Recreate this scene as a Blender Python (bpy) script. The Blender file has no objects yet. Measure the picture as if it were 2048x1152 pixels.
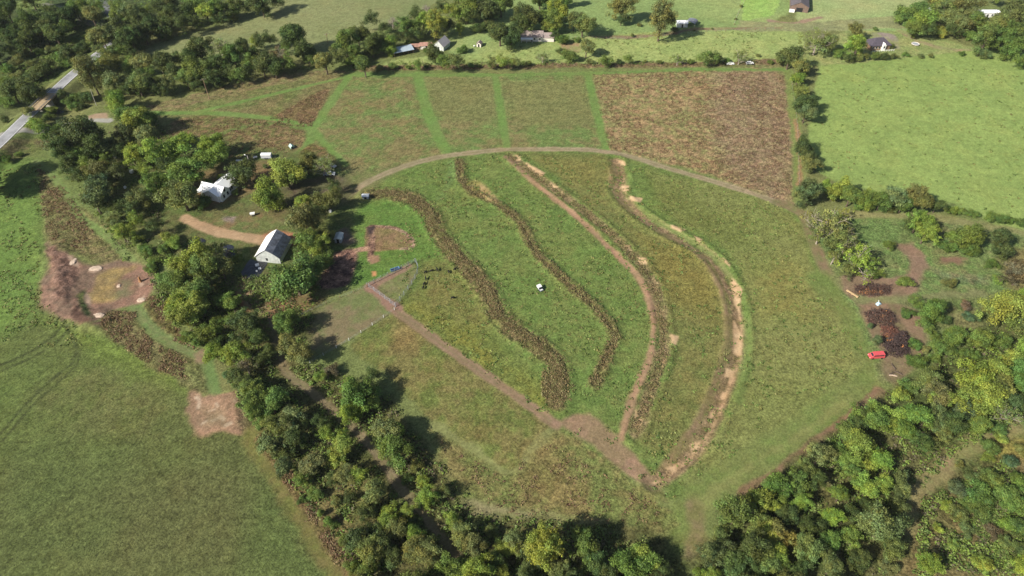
import bpy, math, random
import numpy as np
from mathutils import Vector, Matrix

# ------------------------------------------------------------------ camera, sky, sun, exposure
S = bpy.context.scene
COL = S.collection
H = 180.0
PITCH = math.radians(44.0)
HFOV = math.radians(73.0)
F_PX = 1024.0 / math.tan(HFOV / 2)
cd = bpy.data.cameras.new("camera")
cam = bpy.data.objects.new("camera", cd)
COL.objects.link(cam)
cam.location = (0, 0, H)
cam.rotation_euler = (math.pi / 2 - PITCH, 0, 0)
cd.sensor_width = 36.0
cd.lens = 18.0 / math.tan(HFOV / 2)
cd.clip_start = 0.5
cd.clip_end = 9000
S.camera = cam
SUN_EL = math.radians(35.0)
SHADOW_AZ = math.radians(34.0)          # direction the shadows fall, from +x towards +y
w = bpy.data.worlds.new("World")
S.world = w
w.use_nodes = True
nt = w.node_tree
bg = nt.nodes["Background"]
sky = nt.nodes.new("ShaderNodeTexSky")
sky.sky_type = 'NISHITA'
sky.sun_disc = False
sky.sun_elevation = SUN_EL
sky.sun_rotation = math.atan2(-math.cos(SHADOW_AZ), -math.sin(SHADOW_AZ))
sky.air_density = 1.0
sky.dust_density = 1.5
nt.links.new(sky.outputs[0], bg.inputs[0])
bg.inputs[1].default_value = 0.062
sd = bpy.data.lights.new("sun", 'SUN')
sd.energy = 4.8
sd.angle = math.radians(0.55)
sd.color = (1.0, 0.93, 0.80)
sun = bpy.data.objects.new("sun", sd)
COL.objects.link(sun)
sdir = Vector((math.cos(SHADOW_AZ) * math.cos(SUN_EL), math.sin(SHADOW_AZ) * math.cos(SUN_EL), -math.sin(SUN_EL)))
sun.rotation_euler = sdir.to_track_quat('-Z', 'Y').to_euler()
sun.location = (-200, -100, 300)
S.view_settings.view_transform = 'Standard'
S.view_settings.look = 'None'
S.view_settings.gamma = 1.0
S.view_settings.exposure = 0.72
HAZE = 0.000035
S.cycles.max_bounces = 5
S.cycles.diffuse_bounces = 3
S.cycles.glossy_bounces = 2
S.cycles.transmission_bounces = 3
S.cycles.transparent_max_bounces = 4

# ------------------------------------------------------------------ basics
rng = np.random.default_rng(7)
random.seed(7)
SP, CP = math.sin(PITCH), math.cos(PITCH)
KALB = 0.78                              # displayed colour -> surface colour


def lin(c):
    c = np.asarray(c, float) / 255.0
    return np.where(c <= 0.04045, c / 12.92, ((c + 0.055) / 1.055) ** 2.4)


def C(r, g, b):
    c = lin((r, g, b)) * KALB * np.array([0.885, 0.96, 1.01])
    return c * 0.94 + 0.06 * c.mean()


def unproj(px, py, z=0.0):
    dx = (px - 1024.0) / F_PX
    dy = (py - 576.0) / F_PX
    t = (H - z) / (SP + dy * CP)
    return dx * t, (CP - dy * SP) * t, t


def P(s):
    return [tuple(float(v) for v in q.split(",")) for q in s.split()]


def W(pts, z=0.0):
    return np.array([unproj(a, b, z)[:2] for a, b in pts])


def G(px, py):
    x, y, t = unproj(px, py, 0.0)
    for _ in range(3):
        z = ground_z(x, y)
        x, y, t = unproj(px, py, z)
    return x, y, ground_z(x, y)


def smooth(a, b, x):
    t = np.clip((x - a) / (b - a), 0, 1)
    return t * t * (3 - 2 * t)


def _hash(ix, iy, seed):
    h = (ix.astype(np.uint32) * np.uint32(374761393) + iy.astype(np.uint32) * np.uint32(668265263) + np.uint32(seed * 2654435761 % 4294967296))
    h = (h ^ (h >> np.uint32(13))) * np.uint32(1274126177)
    h = h ^ (h >> np.uint32(16))
    return (h & np.uint32(0xFFFF)).astype(np.float64) / 65535.0


def vnoise(x, y, scale, seed=0):
    x = np.asarray(x, float) / scale + 1000.0
    y = np.asarray(y, float) / scale + 1000.0
    ix = np.floor(x).astype(np.int64); iy = np.floor(y).astype(np.int64)
    fx = x - ix; fy = y - iy
    fx = fx * fx * (3 - 2 * fx); fy = fy * fy * (3 - 2 * fy)
    a = _hash(ix, iy, seed); b = _hash(ix + 1, iy, seed)
    c = _hash(ix, iy + 1, seed); d = _hash(ix + 1, iy + 1, seed)
    return (a * (1 - fx) + b * fx) * (1 - fy) + (c * (1 - fx) + d * fx) * fy


def fbm(x, y, scale, seed=0, octv=3):
    s = 0; amp = 1; tot = 0
    for i in range(octv):
        s = s + amp * vnoise(x, y, scale / 2 ** i, seed + i * 17)
        tot += amp; amp *= 0.55
    return s / tot


def seg_dist(x, y, pts, closed=False):
    d = np.full(x.shape, 1e18)
    n = len(pts)
    for i in range(n if closed else n - 1):
        ax, ay = pts[i]; bx, by = pts[(i + 1) % n]
        ex, ey = bx - ax, by - ay
        L = ex * ex + ey * ey + 1e-9
        t = np.clip(((x - ax) * ex + (y - ay) * ey) / L, 0, 1)
        qx = x - ax - t * ex; qy = y - ay - t * ey
        d = np.minimum(d, qx * qx + qy * qy)
    return np.sqrt(d)


def inside(x, y, pts):
    r = np.zeros(x.shape, bool)
    n = len(pts)
    for i in range(n):
        ax, ay = pts[i]; bx, by = pts[(i + 1) % n]
        if ay == by: continue
        c = ((ay > y) != (by > y)) & (x < (bx - ax) * (y - ay) / (by - ay) + ax)
        r ^= c
    return r


def curve(pts, n=8):
    """Catmull-Rom through the points."""
    p = np.asarray(pts, float)
    if len(p) < 3: return p
    q = np.vstack([2 * p[0] - p[1], p, 2 * p[-1] - p[-2]])
    out = []
    for i in range(1, len(q) - 2):
        for k in range(n):
            t = k / n
            out.append(0.5 * ((2 * q[i]) + (-q[i - 1] + q[i + 1]) * t + (2 * q[i - 1] - 5 * q[i] + 4 * q[i + 1] - q[i + 2]) * t * t
                              + (-q[i - 1] + 3 * q[i] - 3 * q[i + 1] + q[i + 2]) * t ** 3))
    out.append(p[-1])
    return np.array(out)


# ------------------------------------------------------------------ mesh helpers
def mesh_np(name, V, F, mat=None, attrs=None, smooth_sh=False):
    V = np.asarray(V, np.float32); F = np.asarray(F, np.int32)
    me = bpy.data.meshes.new(name)
    m, k = F.shape
    me.vertices.add(len(V)); me.loops.add(m * k); me.polygons.add(m)
    me.vertices.foreach_set("co", V.ravel())
    me.loops.foreach_set("vertex_index", F.ravel())
    me.polygons.foreach_set("loop_start", np.arange(0, m * k, k, dtype=np.int32))
    me.polygons.foreach_set("loop_total", np.full(m, k, np.int32))
    if attrs:
        for an, av in attrs.items():
            av = np.asarray(av, np.float32)
            if av.ndim == 1:
                a = me.attributes.new(an, 'FLOAT', 'POINT'); a.data.foreach_set("value", av)
            else:
                a = me.attributes.new(an, 'FLOAT_COLOR', 'POINT')
                a.data.foreach_set("color", np.column_stack([av, np.ones(len(av))]).astype(np.float32).ravel())
    if smooth_sh:
        me.polygons.foreach_set("use_smooth", np.ones(m, bool))
    me.update(calc_edges=True)
    if mat: me.materials.append(mat)
    return me


class MB:
    """collects simple shapes into one mesh"""
    def __init__(self): self.v = []; self.f = []

    def add(self, vs, fs):
        o = len(self.v); self.v += [tuple(map(float, q)) for q in vs]; self.f += [tuple(o + i for i in f) for f in fs]; return self

    def box(self, x0, x1, y0, y1, z0, z1):
        vs = [(x, y, z) for z in (z0, z1) for y in (y0, y1) for x in (x0, x1)]
        return self.add(vs, [(0, 2, 3, 1), (4, 5, 7, 6), (0, 1, 5, 4), (2, 6, 7, 3), (0, 4, 6, 2), (1, 3, 7, 5)])

    def prism(self, prof, a, b, axis='y'):
        """extrude a 2D profile [(u,z)] from a to b along axis"""
        n = len(prof)
        mk = (lambda u, z, t: (u, t, z)) if axis == 'y' else (lambda u, z, t: (t, u, z))
        vs = [mk(u, z, a) for u, z in prof] + [mk(u, z, b) for u, z in prof]
        fs = [tuple(range(n)), tuple(range(2 * n - 1, n - 1, -1))] + [(i, (i + 1) % n + 0, (i + 1) % n + n, i + n) for i in range(n)]
        return self.add(vs, fs)

    def tube(self, pts, rad, n=6, cap=True):
        pts = [Vector(p) for p in pts]
        if not hasattr(rad, '__len__'): rad = [rad] * len(pts)
        rings = []
        for i, p in enumerate(pts):
            d = (pts[min(i + 1, len(pts) - 1)] - pts[max(i - 1, 0)]).normalized()
            a = d.orthogonal().normalized() if abs(d.z) < 0.95 else Vector((1, 0, 0))
            a = (a - d * a.dot(d)).normalized(); b = d.cross(a)
            rings.append([p + (a * math.cos(2 * math.pi * k / n) + b * math.sin(2 * math.pi * k / n)) * rad[i] for k in range(n)])
        vs = [q for r in rings for q in r]; fs = []
        for i in range(len(pts) - 1):
            for k in range(n):
                fs.append((i * n + k, i * n + (k + 1) % n, (i + 1) * n + (k + 1) % n, (i + 1) * n + k))
        if cap:
            fs.append(tuple(range(n - 1, -1, -1))); fs.append(tuple((len(pts) - 1) * n + k for k in range(n)))
        return self.add(vs, fs)

    def build(self, name, mat, parent=None, smooth_sh=False):
        me = bpy.data.meshes.new(name)
        me.from_pydata(self.v, [], self.f); me.update()
        me.materials.append(mat)
        if smooth_sh: me.polygons.foreach_set("use_smooth", np.ones(len(me.polygons), bool))
        return link(name, me, parent)


def link(name, data, parent=None):
    o = bpy.data.objects.new(name, data); COL.objects.link(o)
    if parent: o.parent = parent
    return o


def tag(o, label, cat, group=None, kind=None):
    o["label"] = label; o["category"] = cat
    if group: o["group"] = group
    if kind: o["kind"] = kind
    return o


def thing(name, label, cat, loc, rz=0.0, group=None):
    o = bpy.data.objects.new(name, None); COL.objects.link(o)
    o.location = loc; o.rotation_euler = (0, 0, rz); o.empty_display_size = 0.5
    return tag(o, label, cat, group)


# ------------------------------------------------------------------ materials
def mat_new(name):
    m = bpy.data.materials.new(name); m.use_nodes = True
    n = m.node_tree
    return m, n, n.nodes["Principled BSDF"]


def simple(name, col, rough=0.7, var=0.25, scale=1.5, bump=0.0, metal=0.0, spec=0.3, stripe=None):
    """colour with procedural noise variation; stripe=(axis, period, depth) adds ribs"""
    m, n, b = mat_new(name)
    tc = n.nodes.new("ShaderNodeTexCoord")
    no = n.nodes.new("ShaderNodeTexNoise"); no.inputs["Scale"].default_value = scale; no.inputs["Detail"].default_value = 5
    n.links.new(tc.outputs["Object"], no.inputs["Vector"])
    mr = n.nodes.new("ShaderNodeMapRange")
    mr.inputs["From Min"].default_value = 0.25; mr.inputs["From Max"].default_value = 0.75
    mr.inputs["To Min"].default_value = 1 - var; mr.inputs["To Max"].default_value = 1 + var
    n.links.new(no.outputs["Fac"], mr.inputs["Value"])
    mul = n.nodes.new("ShaderNodeVectorMath"); mul.operation = 'SCALE'
    mul.inputs[0].default_value = tuple(col)
    n.links.new(mr.outputs[0], mul.inputs["Scale"])
    n.links.new(mul.outputs[0], b.inputs["Base Color"])
    b.inputs["Roughness"].default_value = rough; b.inputs["Metallic"].default_value = metal
    b.inputs["Specular IOR Level"].default_value = spec
    src = no.outputs["Fac"]
    if stripe:
        wv = n.nodes.new("ShaderNodeTexWave"); wv.bands_direction = stripe[0]; wv.inputs["Scale"].default_value = 1.0 / stripe[1] * 0.314 * 1.0
        wv.inputs["Distortion"].default_value = 0.0
        n.links.new(tc.outputs["Object"], wv.inputs["Vector"])
        src = wv.outputs["Fac"]
    if bump or stripe:
        bp = n.nodes.new("ShaderNodeBump"); bp.inputs["Strength"].default_value = bump or 0.5; bp.inputs["Distance"].default_value = stripe[2] if stripe else 0.1
        n.links.new(src, bp.inputs["Height"]); n.links.new(bp.outputs[0], b.inputs["Normal"])
    return m


def foliage_mat(name, trans=0.28):
    m, n, b = mat_new(name)
    oi = n.nodes.new("ShaderNodeObjectInfo")
    at = n.nodes.new("ShaderNodeAttribute"); at.attribute_name = "leafcol"
    mx = n.nodes.new("ShaderNodeMix"); mx.data_type = 'RGBA'; mx.blend_type = 'MULTIPLY'; mx.inputs[0].default_value = 1.0
    n.links.new(oi.outputs["Color"], mx.inputs[6]); n.links.new(at.outputs["Color"], mx.inputs[7])
    n.links.new(mx.outputs[2], b.inputs["Base Color"])
    b.inputs["Roughness"].default_value = 0.6; b.inputs["Specular IOR Level"].default_value = 0.25
    tr = n.nodes.new("ShaderNodeBsdfTranslucent")
    ye = n.nodes.new("ShaderNodeMix"); ye.data_type = 'RGBA'; ye.blend_type = 'MULTIPLY'; ye.inputs[0].default_value = 1.0
    ye.inputs[7].default_value = (1.25, 1.15, 0.5, 1)
    n.links.new(mx.outputs[2], ye.inputs[6]); n.links.new(ye.outputs[2], tr.inputs["Color"])
    ms = n.nodes.new("ShaderNodeMixShader"); ms.inputs[0].default_value = trans
    n.links.new(b.outputs[0], ms.inputs[1]); n.links.new(tr.outputs[0], ms.inputs[2])
    n.links.new(ms.outputs[0], n.nodes["Material Output"].inputs["Surface"])
    return m


def ground_mat():
    m, n, b = mat_new("ground_cover")
    L = n.links.new
    ge = n.nodes.new("ShaderNodeNewGeometry")
    at = n.nodes.new("ShaderNodeAttribute"); at.attribute_name = "gcol"
    tu = n.nodes.new("ShaderNodeAttribute"); tu.attribute_name = "tuft"

    def noise(scale, detail, rough=0.6):
        t = n.nodes.new("ShaderNodeTexNoise"); t.inputs["Scale"].default_value = scale
        t.inputs["Detail"].default_value = detail; t.inputs["Roughness"].default_value = rough
        L(ge.outputs["Position"], t.inputs["Vector"]); return t
    mp = n.nodes.new("ShaderNodeMapping"); mp.inputs["Scale"].default_value = (0.5, 1.0, 1.0)
    L(ge.outputs["Position"], mp.inputs["Vector"])
    na = noise(1.5, 4, 0.72); nb = noise(0.28, 4); nc = noise(0.055, 5, 0.65)

    L(mp.outputs[0], nb.inputs["Vector"])

    def math_(op, a, bb):
        t = n.nodes.new("ShaderNodeMath"); t.operation = op
        for i, v in enumerate((a, bb)):
            if isinstance(v, (int, float)): t.inputs[i].default_value = v
            else: L(v, t.inputs[i])
        return t.outputs[0]
    fa = math_('MULTIPLY', math_('SUBTRACT', na.outputs["Fac"], 0.5), 3.4)
    fb = math_('MULTIPLY', math_('SUBTRACT', nb.outputs["Fac"], 0.5), 1.1)
    sm = math_('MULTIPLY', math_('ADD', fa, fb), tu.outputs["Fac"])
    fac = math_('MAXIMUM', math_('ADD', sm, 1.0), 0.25)
    sc = n.nodes.new("ShaderNodeVectorMath"); sc.operation = 'SCALE'
    L(at.outputs["Color"], sc.inputs[0]); L(fac, sc.inputs["Scale"])
    # dry, straw coloured drift through the grass
    mr = n.nodes.new("ShaderNodeMapRange"); mr.inputs["From Min"].default_value = 0.48; mr.inputs["From Max"].default_value = 0.72
    mr.inputs["To Min"].default_value = 0.0; mr.inputs["To Max"].default_value = 0.75
    L(nc.outputs["Fac"], mr.inputs["Value"])
    dry = n.nodes.new("ShaderNodeMix"); dry.data_type = 'RGBA'; dry.blend_type = 'MULTIPLY'
    dry.inputs[7].default_value = (1.10, 0.97, 0.96, 1)
    L(math_('MULTIPLY', mr.outputs[0], 1.0), dry.inputs[0]); L(sc.outputs[0], dry.inputs[6])
    L(dry.outputs[2], b.inputs["Base Color"])
    b.inputs["Roughness"].default_value = 0.95; b.inputs["Specular IOR Level"].default_value = 0.08
    bp = n.nodes.new("ShaderNodeBump"); bp.inputs["Distance"].default_value = 0.5
    L(math_('MULTIPLY', tu.outputs["Fac"], 1.0), bp.inputs["Strength"])
    L(math_('ADD', math_('MULTIPLY', na.outputs["Fac"], 1.0), math_('MULTIPLY', nb.outputs["Fac"], 0.6)), bp.inputs["Height"])
    L(bp.outputs[0], b.inputs["Normal"])
    return m


M_GROUND = ground_mat()
M_LEAF = foliage_mat("foliage")
M_TUFT = foliage_mat("weeds", 0.2)
M_BARK = simple("bark", (0.10, 0.075, 0.055), 0.9, 0.4, 3, 0.5)
M_PALEBARK = simple("weathered_dead_wood", (0.30, 0.26, 0.22), 0.9, 0.3, 3, 0.4)
M_ASPHALT = simple("worn_asphalt", (0.27, 0.275, 0.29), 0.85, 0.35, 0.22)
M_DECK = simple("bridge_deck", (0.34, 0.26, 0.16), 0.85, 0.2, 0.6)
M_CONC = simple("concrete", (0.33, 0.32, 0.29), 0.85, 0.2, 0.6)
M_STEEL = simple("grey_steel", (0.30, 0.31, 0.33), 0.5, 0.15, 2, 0, 0.4)
M_WHITE = simple("white_paint", (0.78, 0.78, 0.78), 0.5, 0.05, 0.8)
M_WHITEROOF = simple("white_metal_roof", (0.86, 0.88, 0.90), 0.45, 0.04, 0.6, 0.35, 0, 0.4, ('X', 0.6, 0.05))
M_TIN = simple("weathered_shaded_tin", (0.19, 0.205, 0.245), 0.55, 0.55, 0.8, 0.4, 0.2, 0.4, ('Y', 0.5, 0.05))  # patchy wear, with the barn slope's grazing-light shade mixed into the base colour
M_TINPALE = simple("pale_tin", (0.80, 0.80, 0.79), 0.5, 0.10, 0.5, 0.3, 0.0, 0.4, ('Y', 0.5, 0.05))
M_TINWALL = simple("galvanised_wall", (0.50, 0.53, 0.52), 0.55, 0.3, 0.7, 0.5, 0.1, 0.3, ('X', 0.6, 0.06))
M_RUST = simple("rusty_tin", (0.33, 0.19, 0.15), 0.7, 0.4, 0.6, 0.4, 0, 0.3, ('X', 0.6, 0.05))
M_SHINGLE = simple("brown_shingles", (0.27, 0.22, 0.21), 0.9, 0.2, 1.2, 0.3)
M_DKSHINGLE = simple("dark_shingles", (0.075, 0.065, 0.085), 0.9, 0.25, 1.2, 0.3)
M_WOOD = simple("weathered_wood", (0.26, 0.17, 0.11), 0.85, 0.3, 1.5, 0.3)
M_TANWOOD = simple("pale_wood", (0.42, 0.30, 0.17), 0.85, 0.25, 1.5, 0.3)
M_GLASS = simple("dark_glass", (0.02, 0.025, 0.035), 0.12, 0.1, 1.0, 0, 0, 0.6)
M_DARK = simple("dark_opening", (0.018, 0.018, 0.02), 0.9, 0.2)
M_RUBBER = simple("tyre_rubber", (0.02, 0.02, 0.02), 0.85, 0.2)
M_RED = simple("faded_red_paint", (0.54, 0.085, 0.095), 0.4, 0.12, 1.2, 0, 0, 0.45)
M_TARP = simple("black_tarp", (0.020, 0.023, 0.034), 0.32, 0.4, 0.6, 0.6, 0, 0.6)
M_BLUE = simple("blue_plastic", (0.10, 0.22, 0.42), 0.4, 0.15)
M_TEAL = simple("pale_teal_paint", (0.38, 0.52, 0.48), 0.6, 0.1)
M_GREYP = simple("grey_paint", (0.30, 0.33, 0.37), 0.45, 0.12)
M_COW = simple("black_coat", (0.010, 0.009, 0.009), 0.75, 0.2, 3)
M_STONE = simple("pale_stone", (0.46, 0.36, 0.28), 0.9, 0.25, 0.8, 0.5)
M_FENCE = simple("galvanised_netting", (0.36, 0.40, 0.43), 0.5, 0.1)
M_PINKW = simple("off_white_paint", (0.70, 0.64, 0.60), 0.5, 0.08)

# ------------------------------------------------------------------ ground sheet
def grid(x0, x1, nx, ys):
    xs = np.linspace(x0, x1, nx)
    X, Y = np.meshgrid(xs, ys)
    ny = len(ys)
    i = np.arange(ny - 1)[:, None] * nx + np.arange(nx - 1)[None, :]
    F = np.stack([i, i + 1, i + nx + 1, i + nx], -1).reshape(-1, 4)
    return X.ravel(), Y.ravel(), F


XA, YA, FA = grid(-225, 225, 901, np.arange(36, 250.01, 0.5))
XB, YB, FB = grid(-405, 405, 1081, np.arange(250, 545, 0.75))
GX = np.concatenate([XA, XB]); GY = np.concatenate([YA, YB]); GF = np.concatenate([FA, FB + len(XA)])
NG = len(GX)
N40 = fbm(GX, GY, 45, 1, 3); N9 = fbm(GX, GY, 9, 5, 3); N2 = fbm(GX, GY, 2.2, 9, 2); WOB = fbm(GX, GY, 7, 31, 3) - 0.5
FINE = vnoise(GX, GY, 1.1, 77)
gcol = np.zeros((NG, 3)); tuft = np.full(NG, 0.55); gid = np.zeros(NG, np.int16)
GNAMES = ["field"]
weed = np.zeros(NG)


def blend(ca, cb, nz):
    t = np.clip((nz - 0.5) * 2.6 + 0.5, 0, 1)[:, None]
    return ca * (1 - t) + cb * t


gcol[:] = blend(C(116, 128, 70), C(128, 126, 76), N40)


def layer(shape, ca, cb=None, width=None, soft=1.2, wob=2.0, alpha=1.0, tf=None, wd=None, name=None, nz='mix', crv=True):
    """shape: picture outline of a patch (or middle line of a strip, with its width in metres), laid on the ground"""
    pts = W(P(shape))
    if crv: 
        if width is None:
            pts = curve(np.vstack([pts, pts[:1]]), 5)[:-1] if len(pts) > 4 else pts
        else: pts = curve(pts, 6)
    pad = (width or 0) + soft * 2 + wob + 2
    bb = (GX > pts[:, 0].min() - pad) & (GX < pts[:, 0].max() + pad) & (GY > pts[:, 1].min() - pad) & (GY < pts[:, 1].max() + pad)
    idx = np.nonzero(bb)[0]
    if not len(idx): return
    x, y = GX[idx], GY[idx]
    if width is None:
        d = seg_dist(x, y, pts, True); d = np.where(inside(x, y, pts), d, -d)
    else:
        d = width / 2 - seg_dist(x, y, pts)
    d = d + WOB[idx] * wob * 2 + (N2[idx] - 0.5) * min(soft, 1.0) * 1.2
    mk = smooth(-soft, soft, d) * alpha
    n = {'mix': 0.6 * N9[idx] + 0.4 * N2[idx], 'big': N40[idx], 'fine': 0.25 * N9[idx] + 0.75 * N2[idx]}[nz]
    n = 0.5 + (n - 0.5) * 1.35
    c = blend(np.asarray(ca), np.asarray(cb if cb is not None else ca), n)
    gcol[idx] = gcol[idx] * (1 - mk[:, None]) + c * mk[:, None]
    if tf is not None: tuft[idx] = tuft[idx] * (1 - mk) + tf * mk
    if wd is not None: weed[idx] = weed[idx] * (1 - mk) + wd * mk
    elif tf is not None and tf < 0.4: weed[idx] *= (1 - mk)
    if name:
        GNAMES.append(name); gid[idx[mk > 0.5]] = len(GNAMES) - 1


GR = C(104, 126, 58)
# --- far left: brush and road verges
layer("-60,-40 500,-40 300,60 180,100 60,160 -60,230", C(74, 88, 52), C(90, 100, 58), soft=5, wob=4, tf=0.8, wd=0.3)
layer("-20,150 120,82 195,50 220,80 150,128 60,190 -20,215", C(110, 122, 62), C(90, 102, 54), soft=4, wob=3, tf=0.9, wd=0.7)
layer("25,4 95,0 88,18 40,20", C(128, 142, 78), soft=2)
layer("90,8 125,18 150,32 180,45 200,50", C(135, 128, 115), width=4, tf=0.3, name="gravel_lane")
layer("205,0 220,25 235,40", C(120, 120, 118), width=4, tf=0.3)
layer("0,218 45,210 45,235 0,255", C(120, 124, 74), soft=2)
# --- far fields
layer("280,108 330,80 420,55 500,25 560,-20 900,-20 850,15 760,60 640,112 560,105 460,112 380,104", C(140, 142, 92), C(126, 134, 82), nz='big', tf=0.45, wd=0.05, name="hay_field")
for k in range(6):
    layer(f"{300+k*20},{98-k*6} {480+k*25},{66-k*9} {640+k*30},{48-k*10} {800+k*10},{22-k*6}", C(150, 146, 98), width=2.5, soft=2, alpha=0.3)
layer("745,140 800,118 950,105 1030,80 1200,62 1560,60 1605,80 1592,125 1200,130 1000,134", C(150, 163, 92), C(164, 172, 100), tf=0.5, wd=0.03, name="pasture")
layer("900,50 1000,40 1040,-20 1560,-20 1545,45 1400,58 1190,72 1000,100 900,110", C(140, 158, 92), C(158, 168, 100), nz='big', tf=0.5, wd=0.05)
layer("1480,-20 1570,-20 1550,30 1488,42", C(150, 180, 88), C(160, 182, 95), tf=0.5, soft=0.8)
layer("1600,-20 1840,-20 1830,60 1700,62 1600,48", C(150, 170, 104), C(168, 172, 112), nz='big', tf=0.45)
layer("1480,42 1620,45 1820,30 1830,55 1620,62 1480,62", C(158, 156, 104), C(140, 140, 96), tf=0.5)
layer("1700,60 1850,68 2060,130 2060,122 1640,132 1600,100", C(138, 150, 86), C(158, 158, 96), tf=0.6)
layer("1180,72 1260,74 1340,66 1400,58 1560,56", C(140, 116, 88), C(150, 146, 96), width=4, tf=0.35, name="dirt_lane")
layer("1800,62 1830,78 1880,95 1960,105", C(160, 140, 104), C(150, 152, 96), width=5, tf=0.35)
layer("1540,42 1590,46 1640,36", C(160, 132, 108), width=3, tf=0.35)
layer("1120,88 1160,85 1165,105 1130,105", C(172, 142, 104), C(140, 146, 86), tf=0.4)
layer("1745,66 1790,70 1800,95 1780,96 1750,90", C(158, 140, 128), C(150, 150, 100), tf=0.3)
layer("735,138 800,135 1000,133 1200,130 1400,128 1600,122", C(120, 112, 66), C(138, 112, 82), width=6, tf=0.9, wd=0.6, nz='fine')
# --- right hand pasture
layer("1640,132 2080,112 2080,445 1900,408 1645,352 1618,250", C(150, 166, 88), C(138, 156, 82), tf=0.38, wd=0.02, name="pasture")
# --- fields behind the track
layer("270,218 420,182 560,150 690,142 700,160 560,176 420,204 300,236", C(128, 122, 76), C(142, 122, 86), tf=0.9, wd=0.4, nz='fine')
layer("290,232 420,200 560,170 690,152 622,252 540,234 420,232", C(116, 122, 68), C(130, 118, 76), tf=0.85, wd=0.25, name="field")
layer("520,250 590,208 655,178 648,205 622,254", C(138, 110, 78), C(122, 104, 66), tf=0.9, wd=0.5, nz='fine')
layer("310,275 350,238 430,232 530,240 600,258 614,282 570,312 520,312 440,322 370,302", C(138, 114, 78), C(118, 116, 66), tf=0.95, wd=0.4, nz='fine')
layer("688,156 1178,150 1214,300 1020,297 890,306 800,332 690,346 626,262", C(114, 132, 70), C(134, 122, 78), tf=0.7, wd=0.1, name="field")
layer("850,160 985,160 1005,230 900,240 860,200", C(138, 122, 80), C(118, 126, 70), soft=6, alpha=0.6)
layer("1010,165 1170,160 1195,250 1030,250", C(140, 124, 80), C(120, 128, 72), soft=6, alpha=0.6)
layer("1186,148 1400,140 1566,150 1588,396 1500,378 1350,332 1216,298", C(166, 136, 96), C(146, 138, 86), tf=0.85, wd=0.4, nz='fine', soft=1.8, wob=2.6, name="weedy_field")
layer("1430,142 1566,150 1586,392 1470,360 1420,250", C(146, 118, 92), C(154, 132, 96), soft=7, wob=5, alpha=0.85, tf=1.0, wd=0.6, nz='fine')
layer("1575,140 1592,250 1600,380 1605,415", C(128, 138, 74), width=5, tf=0.5, wd=0.0, name="mown_path")
layer("1590,240 1600,300 1600,370", C(168, 132, 92), width=1.5, soft=1)
# mown strips
for q, wd_ in (("700,150 672,190 645,230 628,252", 4.5), ("835,148 845,190 858,230 890,300", 6), ("990,150 1000,210 1014,296", 4), ("1176,148 1190,210 1212,298", 4.5),
               ("300,226 420,226 520,234 590,246 626,262 660,300 690,330", 4), ("400,222 540,190 700,152", 3), ("625,262 610,300 560,322", 5)):
    layer(q, C(112, 140, 68), C(118, 138, 72), width=wd_, soft=0.9, wob=0.8, tf=0.35, wd=0.0, name="mown_path")
layer("400,280 470,258 540,246 600,254", C(112, 126, 66), width=3, soft=1, tf=0.4, wd=0)
layer("690,150 900,150 1180,146 1400,138 1565,140", C(116, 138, 70), width=4, soft=1.2, tf=0.4, wd=0, name="mown_path")
layer("625,285 655,300 670,330 630,325 600,310", C(130, 104, 70), C(112, 108, 60), tf=0.95, wd=0.5, nz='fine')

# --- the swale paddocks
layer("735,388 800,342 940,308 1210,302 1560,408 1620,500 1742,720 1730,775 1340,1005 1110,852 788,620 835,528 860,440", C(108, 128, 62), C(118, 128, 66), tf=0.65, wd=0.07, name="paddock")
layer("690,460 730,405 845,405 890,500 850,530 740,570 690,560", C(98, 128, 56), C(108, 130, 60), soft=3, tf=0.6)
layer("640,345 800,335 740,370 690,400 640,410", C(112, 126, 66), C(128, 122, 78), soft=3)
layer("795,600 900,590 960,640 1000,700 1100,800 1060,812 900,705 790,618", C(134, 130, 58), C(116, 124, 60), soft=6, tf=0.8)
layer("850,520 930,540 980,640 900,640 830,600", C(118, 122, 62), C(126, 118, 66), soft=5)
layer("1060,306 1214,312 1235,380 1330,470 1440,540 1466,640 1440,760 1370,890 1285,872 1340,720 1322,600 1260,490 1160,400", C(116, 120, 64), C(128, 122, 68), soft=2.5, tf=0.7)
layer("1275,470 1390,500 1440,570 1430,640 1370,620 1325,580", C(142, 124, 62), C(130, 122, 62), soft=6, tf=0.85, alpha=0.7)
layer("1080,320 1190,320 1200,380 1130,360", C(134, 124, 66), soft=5, alpha=0.7)
layer("1290,340 1560,412 1640,560 1742,720 1700,785 1500,905 1360,985 1480,760 1494,600 1455,500 1345,430", C(124, 130, 68), C(132, 132, 74), tf=0.65, nz='big', wd=0.08, soft=2)
layer("1290,345 1420,420 1480,480 1400,470 1310,400", C(112, 116, 58), soft=6, alpha=0.7)
layer("1500,520 1600,520 1620,640 1520,640", C(142, 130, 68), C(126, 130, 66), soft=8, alpha=0.7)
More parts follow.
